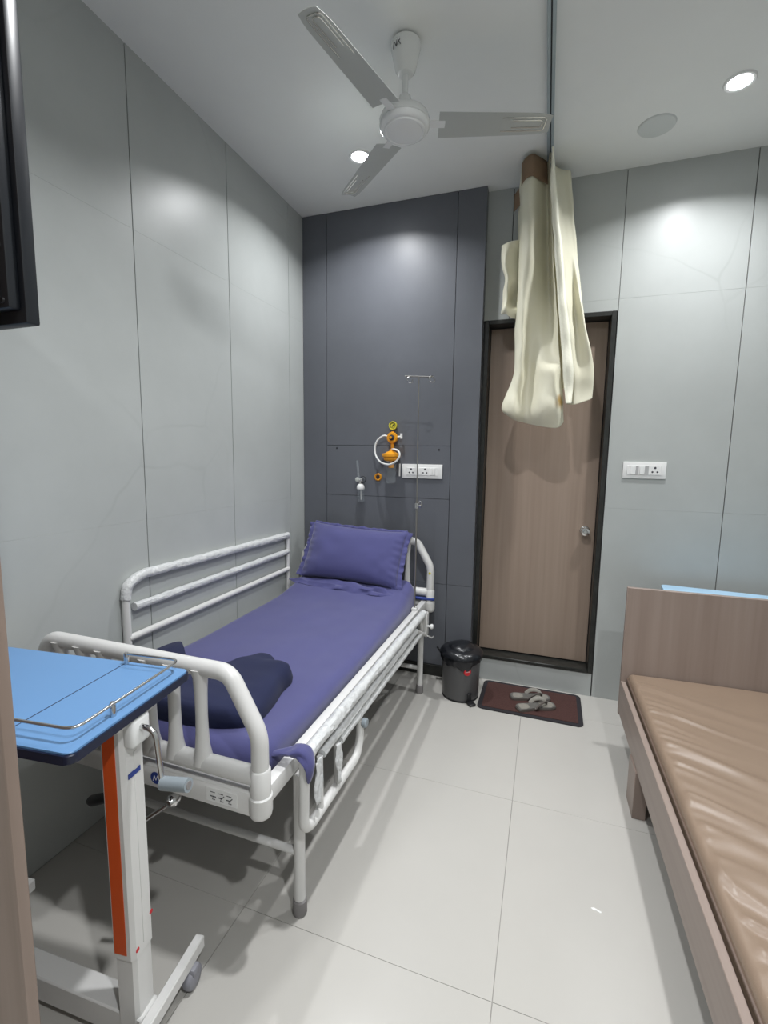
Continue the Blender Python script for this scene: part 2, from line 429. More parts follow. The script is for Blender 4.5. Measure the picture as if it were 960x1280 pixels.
# curtain rail: U section with a dark slot
t = thing('curtain_rail', 'long slim grey aluminium curtain track running along the ceiling', 'curtain rail', (1.590, 0, H))
bm = BM()
for a, b in ((-0.014, -0.0028), (0.0028, 0.014)): box(bm, a, b, -4.2, -0.03, -0.022, -0.020)
box(bm, -0.014, 0.014, -4.2, -0.03, -0.002, 0.0)
box(bm, -0.0155, -0.0138, -4.2, -0.03, -0.022, 0.0); box(bm, 0.0138, 0.0155, -4.2, -0.03, -0.022, 0.0)
obj('track', bm, 'aluminium', t)
obj('slot', box(BM(), -0.0136, 0.0136, -4.2, -0.03, -0.012, -0.010), 'slot_dark', t)
obj('end_stop', box(BM(), -0.012, 0.012, -0.03, -0.022, -0.022, 0.0, 0.002, 1), 'switch_white', t)

# ceiling fan
FX, FY = 1.055, -1.155
t = thing('ceiling_fan', 'off-white three-blade ceiling fan hanging on a short rod', 'ceiling fan', (FX, FY, H))
obj('canopy', lathe(BM(), [(0.030, 0.0), (0.057, -0.012), (0.0585, -0.030), (0.052, -0.055), (0.040, -0.105), (0.030, -0.120), (0.014, -0.124)], seg=32), 'fan_white', t)
bm = BM()
for st in ([(-.012, .05), (-.014, -.05)], [(-.012, .05), (.012, -.045)], [(.012, -.045), (.012, .055)], [(.024, .05), (.024, -.04)], [(.024, .05), (.042, .04), (.040, .012), (.024, .006)], [(.030, .006), (.046, -.04)]):
    tube(bm, [((-0.028+a*.52)*1.0, -math.sqrt(.0575**2-(-0.028+a*.52)**2)+0.0005, -0.040+b*.30) for a, b in st], 0.0013, seg=5)
mk = obj('handwritten_mark', bm, 'decal_dark', t); mk['label'] = 'black handwritten letters NR on the canopy'
obj('down_rod', tube(BM(), [(0, 0, -0.122), (0, 0, -0.215)], 0.0115, seg=16), 'fan_white', t)
obj('lower_canopy', lathe(BM(), [(0.014, -0.190), (0.022, -0.198), (0.036, -0.245), (0.042, -0.258)], seg=28), 'fan_white', t)
obj('motor', lathe(BM(), [(r_*.92, z_+.046) for r_, z_ in [(0.0, -0.300), (0.050, -0.300), (0.085, -0.306), (0.102, -0.316), (0.108, -0.330), (0.108, -0.342), (0.104, -0.345), (0.108, -0.348), (0.107, -0.356), (0.098, -0.366), (0.090, -0.368), (0.086, -0.374), (0.080, -0.376), (0.076, -0.373), (0.060, -0.378), (0.0, -0.380)]], seg=48, cap=False), 'fan_white', t)
for a in (16.3, 136.3, 256.3):
    M = Matrix.Rotation(math.radians(a), 4, 'Z') @ Matrix.Translation((0, 0, -0.305)) @ Matrix.Rotation(math.radians(-9), 4, 'X')
    bm = BM()
    rows = []
    for k in range(15):
        u = k/14; x = 0.135+0.435*u
        wd = 0.058 - 0.010*u
        if k == 14: wd -= 0.010
        if k == 13: wd -= 0.003
        rows.append([(x, -wd*(1.05-0.1*u)), (x, wd)])
    top, bot = [], []
    for r_ in rows:
        top.append([M @ Vector((r_[0][0], r_[0][1]+(r_[1][1]-r_[0][1])*j/6, 0.006*math.sin(PI*j/6)+0.0015)) for j in range(7)])
        bot.append([M @ Vector((r_[0][0], r_[0][1]+(r_[1][1]-r_[0][1])*j/6, 0.006*math.sin(PI*j/6))) for j in range(7)])
    Vt = grid(bm, top); Vb = grid(bm, bot)
    for i in range(14):
        for j in (0, 6):
            bm.faces.new((Vt[i][j], Vt[i+1][j], Vb[i+1][j], Vb[i][j]))
    for i in (0, 14):
        for j in range(6): bm.faces.new((Vt[i][j], Vt[i][j+1], Vb[i][j+1], Vb[i][j]))
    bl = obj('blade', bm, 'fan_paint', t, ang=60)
    obj('blade_arm', box(BM(), 0.070, 0.160, -0.017, 0.017, 0.004, 0.009, 0.002, 1, M), 'fan_white', bl)
    bm = BM()
    for off, x0 in ((0.030, 0.38), (0.016, 0.42)):
        P = [(x0, -off, 0.001), (0.525+off*0.8, -off, 0.001), (0.525+off*0.8, off, 0.001), (x0, off, 0.001)]
        tube(bm, [M @ Vector((p[0], p[1]+0.004, 0.0055*math.sin(PI*(p[1]+.06)/.12)-0.001)) for p in P], 0.0022, bend=0.015, seg=6)
    obj('trim_line', bm, 'fan_trim', bl)

# ------------------------------------------------------------------ curtain (bunched, gathered up near the door)
CT = thing('curtain', 'cream curtain bunched up and hanging from the ceiling track in front of the door', 'curtain', (1.6, -0.2, 1.7))
def cloth_from_cols(cols, nu, nv, wob=0.003):
    C = [cr([Vector((p[0]-1.6, p[1]+0.2, p[2]-1.7)) for p in c], nv) for c in cols]
    rows = []
    for i in range(nv):
        row = cr([c[i] for c in C], nu)
        rows.append([p+Vector((noise.noise(p*9)*wob, noise.noise(p*9+Vector((3, 1, 7)))*wob*3, noise.noise(p*6)*wob)) for p in row])
    return rows
front = [
 [(1.425, -.10, 2.90), (1.435, -.11, 2.68), (1.44, -.14, 2.26), (1.45, -.18, 1.98), (1.41, -.2, 1.80), (1.42, -.2, 1.775)],
 [(1.447, -.27, 3.065), (1.455, -.24, 2.67), (1.46, -.25, 2.26), (1.455, -.27, 1.98), (1.40, -.29, 1.785), (1.425, -.26, 1.745)],
 [(1.470, -.31, 3.07), (1.475, -.30, 2.67), (1.49, -.30, 2.26), (1.49, -.31, 1.98), (1.46, -.33, 1.76), (1.465, -.27, 1.715)],
 [(1.505, -.33, 3.07), (1.515, -.32, 2.66), (1.53, -.26, 2.25), (1.535, -.25, 1.97), (1.53, -.28, 1.76), (1.53, -.24, 1.70)],
 [(1.540, -.29, 3.07), (1.560, -.23, 2.66), (1.585, -.24, 2.24), (1.60, -.31, 1.97), (1.62, -.35, 1.77), (1.615, -.28, 1.675)],
 [(1.575, -.24, 3.07), (1.605, -.19, 2.65), (1.640, -.22, 2.24), (1.665, -.33, 1.95), (1.69, -.34, 1.80), (1.70, -.28, 1.665)],
 [(1.588, -.31, 3.075), (1.625, -.31, 2.65), (1.670, -.32, 2.24), (1.705, -.30, 1.94), (1.725, -.26, 1.82), (1.735, -.24, 1.70)]]
right = [
 [(1.592, -.30, 3.078), (1.64, -.29, 2.65), (1.69, -.30, 2.24), (1.725, -.28, 1.94), (1.745, -.25, 1.80)],
 [(1.602, -.34, 3.06), (1.665, -.33, 2.65), (1.725, -.34, 2.24), (1.765, -.32, 1.95), (1.775, -.30, 1.79)],
 [(1.610, -.24, 3.06), (1.70, -.25, 2.64), (1.765, -.27, 2.23), (1.80, -.30, 1.96), (1.815, -.30, 1.80)],
 [(1.655, -.17, 3.06), (1.725, -.22, 2.64), (1.800, -.32, 2.23), (1.855, -.30, 1.97), (1.862, -.29, 1.82)],
 [(1.690, -.16, 3.06), (1.745, -.20, 2.66), (1.815, -.28, 2.20), (1.866, -.27, 1.99), (1.868, -.25, 1.835)],
 [(1.695, -.12, 3.06), (1.74, -.14, 2.66), (1.80, -.18, 2.23), (1.84, -.17, 2.00), (1.84, -.16, 1.88)],
 [(1.63, -.09, 3.06), (1.66, -.10, 2.66), (1.70, -.12, 2.23), (1.72, -.12, 2.00), (1.72, -.12, 1.90)],
 [(1.53, -.10, 3.06), (1.55, -.10, 2.66), (1.56, -.11, 2.23), (1.57, -.11, 2.00), (1.57, -.12, 1.88)],
 [(1.43, -.085, 2.90), (1.44, -.10, 2.68), (1.445, -.12, 2.26), (1.455, -.14, 1.98), (1.45, -.14, 1.85)]]
def solid_cloth(name, rows, mat, parent, th=0.0012, ang=80):
    bm = BM(); grid(bm, rows)
    o = obj(name, bm, mat, parent, ang=ang)
    m = o.modifiers.new('thickness', 'SOLIDIFY'); m.thickness = th; m.offset = 0
    return o
solid_cloth('front_fold', cloth_from_cols(front, 60, 70, 0.004), 'curtain_cloth', CT)
solid_cloth('right_fold', cloth_from_cols(right, 70, 70, 0.004), 'curtain_cloth', CT)
mid = [(1.600, 3.078), (1.618, 2.86), (1.648, 2.65), (1.672, 2.45), (1.700, 2.24), (1.722, 2.08), (1.740, 1.94), (1.750, 1.79)]
wds = [.004, .014, .018, .020, .022, .024, .026, .014]
strip = [[(x_+k_*w_, -.356-.012*math.cos(k_*1.4), z_) for (x_, z_), w_ in zip(mid, wds)] for k_ in (-1, -.4, .4, 1)]
o = solid_cloth('seam_strip', cloth_from_cols(strip, 16, 120, 0.0045), 'curtain_seam', CT, 0.002); o['label'] = 'paler puckered seam strip down the curtain'
flap = [[(1.349, -.18, 2.70), (1.352, -.17, 2.60), (1.372, -.17, 2.53), (1.36, -.15, 2.45), (1.355, -.16, 2.347), (1.36, -.16, 2.335)],
        [(1.39, -.22, 2.705), (1.375, -.24, 2.58), (1.392, -.24, 2.50), (1.39, -.20, 2.42), (1.385, -.22, 2.35), (1.39, -.2, 2.32)],
        [(1.44, -.20, 2.715), (1.43, -.20, 2.62), (1.42, -.22, 2.50), (1.415, -.15, 2.42), (1.42, -.20, 2.34), (1.425, -.18, 2.30)],
        [(1.49, -.16, 2.72), (1.48, -.16, 2.63), (1.47, -.18, 2.52), (1.47, -.16, 2.43), (1.47, -.17, 2.34), (1.47, -.15, 2.30)]]
solid_cloth('side_flap', cloth_from_cols(flap, 26, 40, 0.008), 'curtain_cloth', CT)
# brown heading tapes
tape = [[(c[0][0], c[0][1]-.010, c[0][2]+.002), (c[0][0]+(c[1][0]-c[0][0])*.3, c[0][1]+(c[1][1]-c[0][1])*.3-.012, c[0][2]-.105)] for c in front[1:6]]
o = solid_cloth('heading_tape', cloth_from_cols(tape, 26, 5, 0.001), 'tape_brown', CT, 0.002); o['label'] = 'brown heading tape'
tape2 = [[(x, y, 2.995), (x, y, 2.90)] for x, y in ((1.405, -.13), (1.42, -.16), (1.435, -.19), (1.45, -.22))]
o = solid_cloth('heading_tape', cloth_from_cols(tape2, 10, 5, 0.001), 'tape_brown', CT, 0.002); o['label'] = 'brown heading tape'
for y in (-.10, -.17, -.24, -.30): obj('glider', tube(BM(), [(-0.01, y+.2, 1.385), (-0.01, y+.2, 1.365)], 0.004, seg=8), 'switch_white', CT)

# ------------------------------------------------------------------ wall plates
def plate(name, x0, x1, z0, z1, y, label, cat, kind):
    cx, cz = (x0+x1)/2, (z0+z1)/2
    t = thing(name, label, cat, (cx, y, cz))
    hw, hh = (x1-x0)/2, (z1-z0)/2
    obj('plate', box(BM(), -hw, hw, -0.010, 0.0, -hh, hh, 0.0035, 2), 'switch_white', t)
    obj('inner_frame', box(BM(), -hw*.80, hw*.80, -0.0125, -0.009, -hh*.56, hh*.56, 0.0012, 1), 'switch_white', t)
    W = hw*.80*2
    def rocker(a, b, tilt):
        M = Matrix.Translation(((a+b)/2, -0.0125, 0)) @ Matrix.Rotation(math.radians(tilt), 4, 'Z')
        obj('rocker_switch', box(BM(), -(b-a)/2+.001, (b-a)/2-.001, -0.004, 0.002, -hh*.5, hh*.5, 0.0015, 1, M), 'switch_white', t)
    def socket(cx_):
        s = obj('socket', box(BM(), cx_-hh*.52, cx_+hh*.52, -0.0145, -0.012, -hh*.52, hh*.52, 0.001, 1), 'switch_white', t)
        bm = BM()
        for px, pz, r in ((0, .30, .0062), (-.26, -.18, .0052), (.26, -.18, .0052)):
            lathe(bm, [(r, 0.0004), (r, 0.0), (0, 0.0)], M=facing(cx_+px*hh, -0.0148, pz*hh), seg=12)
        obj('pin_holes', bm, 'decal_dark', s)
    if kind == 'A':     # two wide switches, then a socket
        rocker(-W*.42, -W*.25, 6); obj('rocker_shade', box(BM(), -W*.25, -W*.17, -0.0135, -0.012, -hh*.5, hh*.5), 'switch_shadow', t)  # flat grey strip: the shade beside the tilted rocker, put into the colour
        rocker(-W*.15, W*.01, 6); obj('rocker_shade', box(BM(), W*.01, W*.12, -0.0135, -0.012, -hh*.5, hh*.5), 'switch_shadow', t)
        socket(W*.30)
    else:               # two sockets and two narrow switches
        socket(-W*.33); rocker(-W*.10, -W*.02, 5); socket(W*.10); rocker(W*.25, W*.33, 5); rocker(W*.34, W*.42, 5)
    return t
plate('switch_plate', 2.083, 2.309, 1.386, 1.484, 0.0, 'white switch plate on the pale tiled wall right of the door', 'switch', 'A')
plate('socket_plate', 0.744, 1.018, 1.352, 1.446, -0.070, 'white socket plate on the dark wall above the pillow', 'socket', 'B')

# ------------------------------------------------------------------ oxygen / suction fittings on the dark wall
t = thing('suction_regulator', 'yellow-orange suction regulator with gauge, looped white hose and clear jar', 'medical regulator', (0.68, -0.07, 1.50))
bm = BM(); lathe(bm, [(0.0, 0.0), (0.022, 0.0), (0.024, 0.006), (0.036, 0.020), (0.038, 0.036), (0.034, 0.046), (0.020, 0.048), (0.016, 0.044), (0, 0.044)], M=facing(0, 0, .118), seg=32)
tube(bm, [(0, -.02, .118), (0, -.02, .16)], 0.011, seg=12); tube(bm, [(0, -.025, .118), (0, -.025, .04)], 0.012, seg=12)
rg = obj('body', bm, 'reg_yellow', t)
obj('dial_knob', lathe(BM(), [(0.0, 0.0), (0.018, 0.0), (0.018, 0.004), (0.010, 0.006), (0.009, 0.022), (0, 0.022)], M=facing(0, -.046, .118), seg=24), 'decal_dark', rg)
obj('dial_cap', lathe(BM(), [(0.0, 0.0), (0.009, 0.0), (0.009, 0.008), (0, 0.009)], M=facing(0, -.066, .118), seg=20), 'reg_yellow', rg)
gz = obj('gauge', lathe(BM(), [(0.0, 0.0), (0.027, 0.0), (0.029, 0.012), (0.027, 0.020), (0.022, 0.020), (0.021, 0.016), (0, 0.016)], M=facing(0, -.012, .198), seg=32), 'gauge_face', t)
gz['label'] = 'round yellow pressure gauge'
bm = BM(); tube(bm, [(-.006, -.030, .193), (.011, -.030, .208)], 0.0018, seg=5); tube(bm, [(.0165*math.cos(2*PI*k/24), -.0285, .198+.0165*math.sin(2*PI*k/24)) for k in range(24)], .0014, seg=5, closed=True)
for k in range(9):
    a = math.radians(-40+k*32.5); tube(bm, [(-.015*math.cos(a), -.0285, .198+.015*math.sin(a)), (-.019*math.cos(a), -.0285, .198+.019*math.sin(a))], 0.0009, seg=4)
obj('needle_and_ticks', bm, 'decal_dark', gz)
bm = BM(); tube(bm, [(.036, -.03, .122), (.060, -.03, .126)], 0.0065, seg=12); tube(bm, [(.062, -.03, .112), (.062, -.03, .146)], 0.008, seg=12)
obj('outlet_valve', bm, 'switch_white', t)
bm = BM()
lathe(bm, [(0.0, .052), (.012, .052), (.014, .040), (.030, .034), (.040, .026), (.061, .022), (.063, .012), (.061, .002), (.050, -.002), (.050, -.016), (.042, -.022), (.036, -.026), (0, -.02)], c=(0.004, -.062, -.010), seg=36)
obj('jar_lid', bm, 'reg_yellow', t)
bm = BM(); lathe(bm, [(.033, -.020), (.034, -.05), (.033, -.165), (.028, -.172), (0, -.172)], c=(.004, -.062, -.010), seg=32, cap=False)
jr = obj('jar', bm, 'clear_plastic', t); jr['label'] = 'clear collecting jar'
bm = BM(); lathe(bm, [(0, -.05), (.018, -.05), (.02, -.062), (.018, -.075), (0, -.075)], c=(.004, -.062, -.005), seg=20); tube(bm, [(.004, -.062, -.03), (.004, -.062, -.06)], .006, seg=8)
obj('float_valve', bm, 'reg_yellow', jr)
hose = [(-.034, -.040, .128), (-.062, -.048, .128), (-.100, -.055, .095), (-.112, -.060, .045), (-.098, -.075, -.005), (-.055, -.100, -.045), (.005, -.118, -.058), (.055, -.120, -.038), (.078, -.115, .000), (.066, -.105, .030), (.030, -.085, .042), (.010, -.066, .040)]
obj('hose', tube(BM(), cr(hose, 50), 0.0062, seg=10), 'hose_white', t)
t = tag(obj('vent_slot_cover', box(BM(), -.005, .005, -.012, 0, -.042, .042, .003, 2), 'switch_white', loc=None), 'narrow upright pale bracket between the clear jar and the socket plate', 'bracket')
t.location = (0.727, -0.070, 1.405)
t = thing('gas_outlet', 'small round orange-rimmed black gas outlet on the dark wall', 'outlet', (0.572, -0.07, 1.353))
obj('rim', lathe(BM(), [(.014, .001), (.015, .010), (.020, .012), (.0255, .008), (.027, 0.0)], M=facing(0, 0, 0), seg=32, cap=False), 'reg_yellow', t)
obj('socket_hole', lathe(BM(), [(0, .003), (.0155, .003), (.0155, 0), (0, 0)], M=facing(0, 0, 0), seg=24, cap=False), 'decal_dark', t)
t = thing('oxygen_flowmeter', 'small clear oxygen flowmeter with humidifier bottle, left of the orange outlet', 'flowmeter', (0.455, -0.07, 1.335))
obj('flow_tube', tube(BM(), [(-.010, -.042, .012), (-.022, -.042, .130)], 0.0085, seg=14), 'clear_plastic', t)
bm = BM(); tube(bm, [(0, 0.0, 0), (0, -.045, 0)], 0.012, seg=14); tube(bm, [(-.02, -.045, 0), (.022, -.045, 0)], 0.013, seg=14); tube(bm, [(0, -.045, 0), (.004, -.045, -.035)], .009, seg=12)
obj('valve_body', bm, 'chrome', t)
obj('control_knob', lathe(BM(), [(0, 0), (.020, 0), (.022, .004), (.022, .012), (.012, .016), (0, .016)], M=Matrix.Translation((-.012, -.054, 0)) @ YM @ Matrix.Scale(.72, 4), seg=20), 'fan_paint', t)
kr = BM(); tube(kr, [(.026+.020*math.cos(a), -.050, .002+.020*math.sin(a)) for a in [2*PI*k/20 for k in range(20)]], .003, seg=6, closed=True)
obj('knob_ring', kr, 'rubber_black', t)
obj('bottle_cap', lathe(BM(), [(0, -.028), (.014, -.030), (.024, -.040), (.028, -.058), (.026, -.066), (0, -.066)], c=(.006, -.045, 0), seg=28), 'switch_white', t)
bt = obj('humidifier_bottle', lathe(BM(), [(.024, -.066), (.025, -.075), (.025, -.140), (.022, -.150), (0, -.150)], c=(.008, -.045, 0), seg=28, cap=False), 'clear_plastic', t)
obj('dip_tube', tube(BM(), [(.008, -.045, -.062), (.010, -.045, -.138)], .0035, seg=8), 'hose_white', bt)

# ------------------------------------------------------------------ hospital bed
BL, BR = 0.055, 0.955           # post centres
FYB, HYB = -2.050, -0.165       # foot and head board planes
BED = thing('hospital_bed', 'white tubular-steel hospital bed with lowered and raised side rails', 'bed', (0.505, -1.1, 0))
O = Vector((0.505, -1.1, 0))
def bobj(name, bm, mat, parent=None, **k):
    bmesh.ops.translate(bm, verts=bm.verts[:], vec=-O)
    return obj(name, bm, mat, parent or BED, **k)
for x in (0.155, 0.965):
    for y in (-1.872, -0.335):
        lg = bobj('leg', tube(BM(), [(x, y, 0.04), (x, y, 0.50)], 0.0185, seg=18), 'bed_white')
        bobj('rubber_foot', lathe(BM(), [(0, 0.0), (.021, 0.0), (.0235, .006), (.023, .052), (.0195, .056)], c=(x, y, 0), seg=20), 'rubber_grey', lg)
for y, z in ((-1.872, 0.222), (-0.335, 0.165)):
    bobj('leg_crossbar', tube(BM(), [(0.155, y, z), (0.957, y, z)], 0.013, seg=12), 'bed_white')
# deck frame
bm = BM()
for x0, x1 in ((0.035, 0.070), (0.925, 0.960)): box(bm, x0, x1, FYB+0.02, HYB, 0.505, 0.560, 0.004, 2)
for y in (-1.35, -0.85, -0.335, -1.872): box(bm, 0.070, 0.925, y-0.015, y+0.015, 0.490, 0.515, 0.003, 1)
box(bm, 0.03, 0.98, HYB-0.015, HYB+0.015, 0.500, 0.550, 0.004, 1)
bobj('deck_frame', bm, 'bed_white')
bobj('end_beam', box(BM(), 0.045, 0.965, FYB-0.020, FYB+0.015, 0.488, 0.558, 0.005, 2), 'bed_white')
n_ = 12
for k in range(n_):
    y = -1.98+k*(1.80/(n_-1))
    bobj('deck_slat', box(BM(), 0.072, 0.923, y-0.055, y+0.055, 0.521, 0.527, 0.002, 1), 'steel')
def board(y, zt, name, xr, xl, bars, lowz):
    e = bpy.data.objects.new(name, None); COL.objects.link(e); e.parent = BED
    q = Vector((0, 0, 0))
    P = [(xl, y, 0.49), (xl, y, zt-0.165), (xl+0.095, y, zt), (xr-0.095, y, zt), (xr, y, zt-0.165), (xr, y, 0.49)]
    bobj('hoop', tube(BM(), P, 0.0245, bend=0.035, seg=20), 'bed_white', e)
    bobj('low_rail', tube(BM(), [(xl, y, lowz), (xr, y, lowz)], 0.0265, seg=18), 'bed_white', e)
    for x in bars:
        bm = tube(BM(), [(x, y, lowz), (x, y, lowz+.05), (x, y, lowz+.1), (x, y, (zt+lowz)/2), (x, y, zt-.08), (x, y, zt-.03), (x, y, zt)], 0.017, rs=[0.030, 0.021, 0.018, 0.017, 0.018, 0.021, 0.030], seg=16)
        bobj('bar', bm, 'bed_white', e)
    for x in (xl, xr):
        bobj('corner_bumper', lathe(BM(), [(0, 0.482), (.022, 0.483), (.030, 0.490), (.033, 0.502), (.033, 0.548), (.029, 0.552), (.029, 0.625), (.0255, 0.63)], c=(x, y, 0), seg=24), 'bed_white', e)
    return e
board(FYB, 0.893, 'footboard', 0.945, 0.060, (0.20, 0.295, 0.385, 0.56, 0.652, 0.750), 0.602)
hb_ = board(HYB, 0.945, 'headboard', 0.978, 0.050, (0.20, 0.32, 0.50, 0.70, 0.82), 0.612)
o = bobj('bumper_strip', box(BM(), 0.80, 1.012, HYB-0.034, HYB-0.010, 0.566, 0.582, 0.004, 1), 'decal_blue'); o['label'] = 'navy strip below the headboard post'
bm = BM(); lathe(bm, [(0, 0.0008), (.0085, .0006), (.0085, 0), (0, 0)], M=facing(0.978, HYB-.0245, .745), seg=16)
o = bobj('round_label', bm, 'gauge_face'); o['label'] = 'tiny yellow round sticker on the headboard post'
# stickers on the end beam
o = bobj('round_sticker', lathe(BM(), [(0, 0.001), (.019, .001), (.019, 0), (0, 0)], M=facing(0.588, FYB-.020, .522), seg=28), 'decal_blue'); o['label'] = 'round blue sticker'
bm = BM(); tube(bm, [(0.579, FYB-.0215, .512), (0.584, FYB-.0215, .530), (0.590, FYB-.0215, .516), (0.597, FYB-.0215, .532)], 0.0011, seg=5)
bobj('sticker_mark', bm, 'switch_white', o)
o = bobj('symbol_sticker', box(BM(), 0.775, 0.880, FYB-.0212, FYB-.0200, 0.503, 0.545), 'switch_white'); o['label'] = 'white sticker with small bed-position pictograms'
bm = BM()
for cx in (0.800, 0.828, 0.856):
    y = FYB-.0216
    tube(bm, [(cx-.011, y, .520), (cx+.001, y, .520), (cx+.009, y, .528 if cx != .8 else .520)], 0.0013, seg=5)
    tube(bm, [(cx, y, .520), (cx-.004, y, .511), (cx+.006, y, .511)], 0.0010, seg=5)
    tube(bm, [(cx-.010, y, .533), (cx+.006, y, .533)], 0.0009, seg=5)
bobj('pictogram', bm, 'decal_dark', o)
# raised rail on the wall side
e = bpy.data.objects.new('raised_side_rail', None); COL.objects.link(e); e.parent = BED
XL = 0.018
bobj('rail_post', tube(BM(), [(XL, -1.640, 0.52), (XL, -1.640, 0.90)], 0.0165, seg=14), 'bed_white', e)
bobj('rail_post', tube(BM(), [(XL, -0.335, 0.52), (XL, -0.335, 0.93)], 0.0125, seg=14), 'bed_white', e)
bobj('wrapped_top_tube', wrap_tube(BM(), [(XL, -1.640, 0.885), (XL, -1.632, 0.945), (XL, -1.555, 0.975), (XL, -0.332, 0.952)], 0.0195, bend=0.05), 'wrap_plastic', e)
bobj('wrapped_mid_tube', wrap_tube(BM(), [(XL, -1.600, 0.842), (XL, -0.335, 0.842)], 0.0165), 'wrap_plastic', e)
bobj('low_tube', tube(BM(), [(XL+.004, -1.640, 0.715), (XL+.004, -0.335, 0.722)], 0.0150, seg=14), 'bed_white', e)
# lowered rail on the room side
e = bpy.data.objects.new('lowered_side_rail', None); COL.objects.link(e); e.parent = BED
XR = 1.005
bobj('wrapped_top_tube', wrap_tube(BM(), [(XR, -1.905, 0.575), (XR, -1.86, 0.586), (XR, -0.62, 0.566), (XR, -0.43, 0.560), (XR-.02, -0.39, 0.54)], 0.0200, bend=0.04), 'wrap_plastic', e)
bobj('wrapped_mid_tube', wrap_tube(BM(), [(XR, -1.790, 0.520), (XR, -0.600, 0.510)], 0.0130), 'wrap_plastic', e)
bobj('wrapped_low_tube', wrap_tube(BM(), [(XR, -1.650, 0.482), (XR, -0.500, 0.455)], 0.0135), 'wrap_plastic', e)
bobj('end_hoop', tube(BM(), [(XR, -1.905, 0.590), (XR, -1.915, 0.355), (XR-.002, -1.870, 0.325), (XR, -1.49, 0.315), (XR, -1.455, 0.365), (XR, -1.450, 0.450)], 0.0165, bend=0.055, seg=14), 'bed_white', e)
bobj('strut', tube(BM(), [(XR, -1.805, 0.520), (XR, -1.800, 0.332)], 0.0105, seg=12), 'bed_white', e)
bobj('strut', tube(BM(), [(XR, -1.672, 0.485), (XR, -1.668, 0.335)], 0.0125, seg=12), 'bed_white', e)
def tatter(y0, z0, z1, wd, sway, ph):
    rows = []
    for i in range(16):
        t_ = i/15; z = z0+(z1-z0)*t_
        rows.append([Vector((XR+.016+.005*math.sin(j*1.3+i*.5+ph)+.004*noise.noise(Vector((j*.7, i*.4, ph))), y0+(j/7-.5)*wd*(1-.25*t_)+sway*t_, z+.006*math.sin(j*2+ph)*t_))-O for j in range(8)])
    o = solid_cloth('torn_wrap', rows, 'wrap_plastic', e, .0008); o['label'] = 'torn hanging strip of plastic wrapping'
tatter(-1.840, 0.540, 0.385, 0.055, -0.008, 0.3)
tatter(-1.690, 0.500, 0.350, 0.050, 0.006, 1.9)
bm = BM(); lathe(bm, [(0, -.004), (.017, -.004), (.019, 0), (.019, .012), (.015, .016), (0, .016)], M=Matrix.Translation((XR+.014, -1.450, 0.440)) @ Matrix.Rotation(PI/2, 4, 'Y'), seg=22)
bobj('hinge_button', bm, 'grip_grey', e)
bm = BM()
tube(bm, [(XR, -.60, .51), (XR, -.36, .395)], .011, seg=10)
box(bm, XR-.028, XR+.012, -.400, -.345, .40, .545, .005, 1)
tube(bm, [(XR-.01, -.47, .565), (XR-.01, -.44, .43)], .010, seg=10)
bobj('latch_bracket', bm, 'bed_white', e)
bm = BM(); tube(bm, [(XR+.01, -.372, .46), (XR+.045, -.372, .46)], .007, seg=10); lathe(bm, [(0, 0), (.015, 0), (.017, .008), (.012, .016), (0, .018)], M=Matrix.Translation((XR+.03, -.372, .46)) @ Matrix.Rotation(PI/2, 4, 'Y'), seg=18)
bobj('latch_knob', bm, 'fan_white', e)
bm = BM(); tube(bm, [(XR-.005, -.375, .41), (XR+.035, -.360, .385), (XR+.048, -.352, .392)], .0055, seg=8)
bobj('latch_lever', bm, 'chrome', e)
# cranks under the foot end
cr1 = bobj('crank', tube(BM(), [(0.655, -1.80, 0.455), (0.655, -2.060, 0.470)], 0.008, seg=10), 'steel')
bobj('crank_joint', lathe(BM(), [(0, 0), (.017, 0), (.019, .004), (.019, .020), (.013, .026), (.011, .034), (0, .036)], M=facing(0.655, -2.060, 0.470), seg=20), 'chrome', cr1)
bobj('crank_rod', tube(BM(), [(0.655, -2.085, 0.470), (0.600, -2.120, 0.430), (0.560, -2.130, 0.395)], 0.0065, seg=10), 'chrome', cr1)
cr2 = bobj('crank', tube(BM(), [(0.40, -1.80, 0.455), (0.40, -2.072, 0.445), (0.40, -2.085, 0.425)], 0.008, seg=10), 'steel')
o = bobj('crank_grip', tube(BM(), [(0.332, -2.090, 0.392), (0.345, -2.090, 0.396), (0.395, -2.090, 0.418), (0.415, -2.090, 0.426)], 0.016, rs=[0.012, 0.017, 0.016, 0.012], seg=16), 'rubber_black', cr2); o['label'] = 'black crank grip'

# mattress wearing its fitted sheet
ME = thing('mattress', 'bed mattress in a purple-blue fitted sheet, on the white hospital bed', 'mattress', (0.5, -1.06, 0.528))
MO = Vector((0.5, -1.06, 0.528))
def mtop(x, y):
    s = (y+1.97)/(1.97-.19)          # 0 foot .. 1 head
    z = 0.622 + 0.012*math.exp(-((s-0.02)/.08)**2) - 0.014*math.sin(PI*min(1, s/0.75))
    z += 0.105*max(0, (s-0.74)/0.26)**1.6
    z += 0.0035*noise.noise(Vector((x*5, y*3, 0)))+0.0018*noise.noise(Vector((x*16+y*6, y*9, 4)))
    return z
nx, ny = 60, 130
x0, x1, y0, y1 = 0.085, 0.915, -2.000, -0.215
bm = BM(); rows = []
def rim(u, r=0.055):       # 0 at edge .. 1 inside
    return 1 if u >= r else math.sqrt(max(0, 1-(1-u/r)**2))
prof = [(1.0, 0.0)]
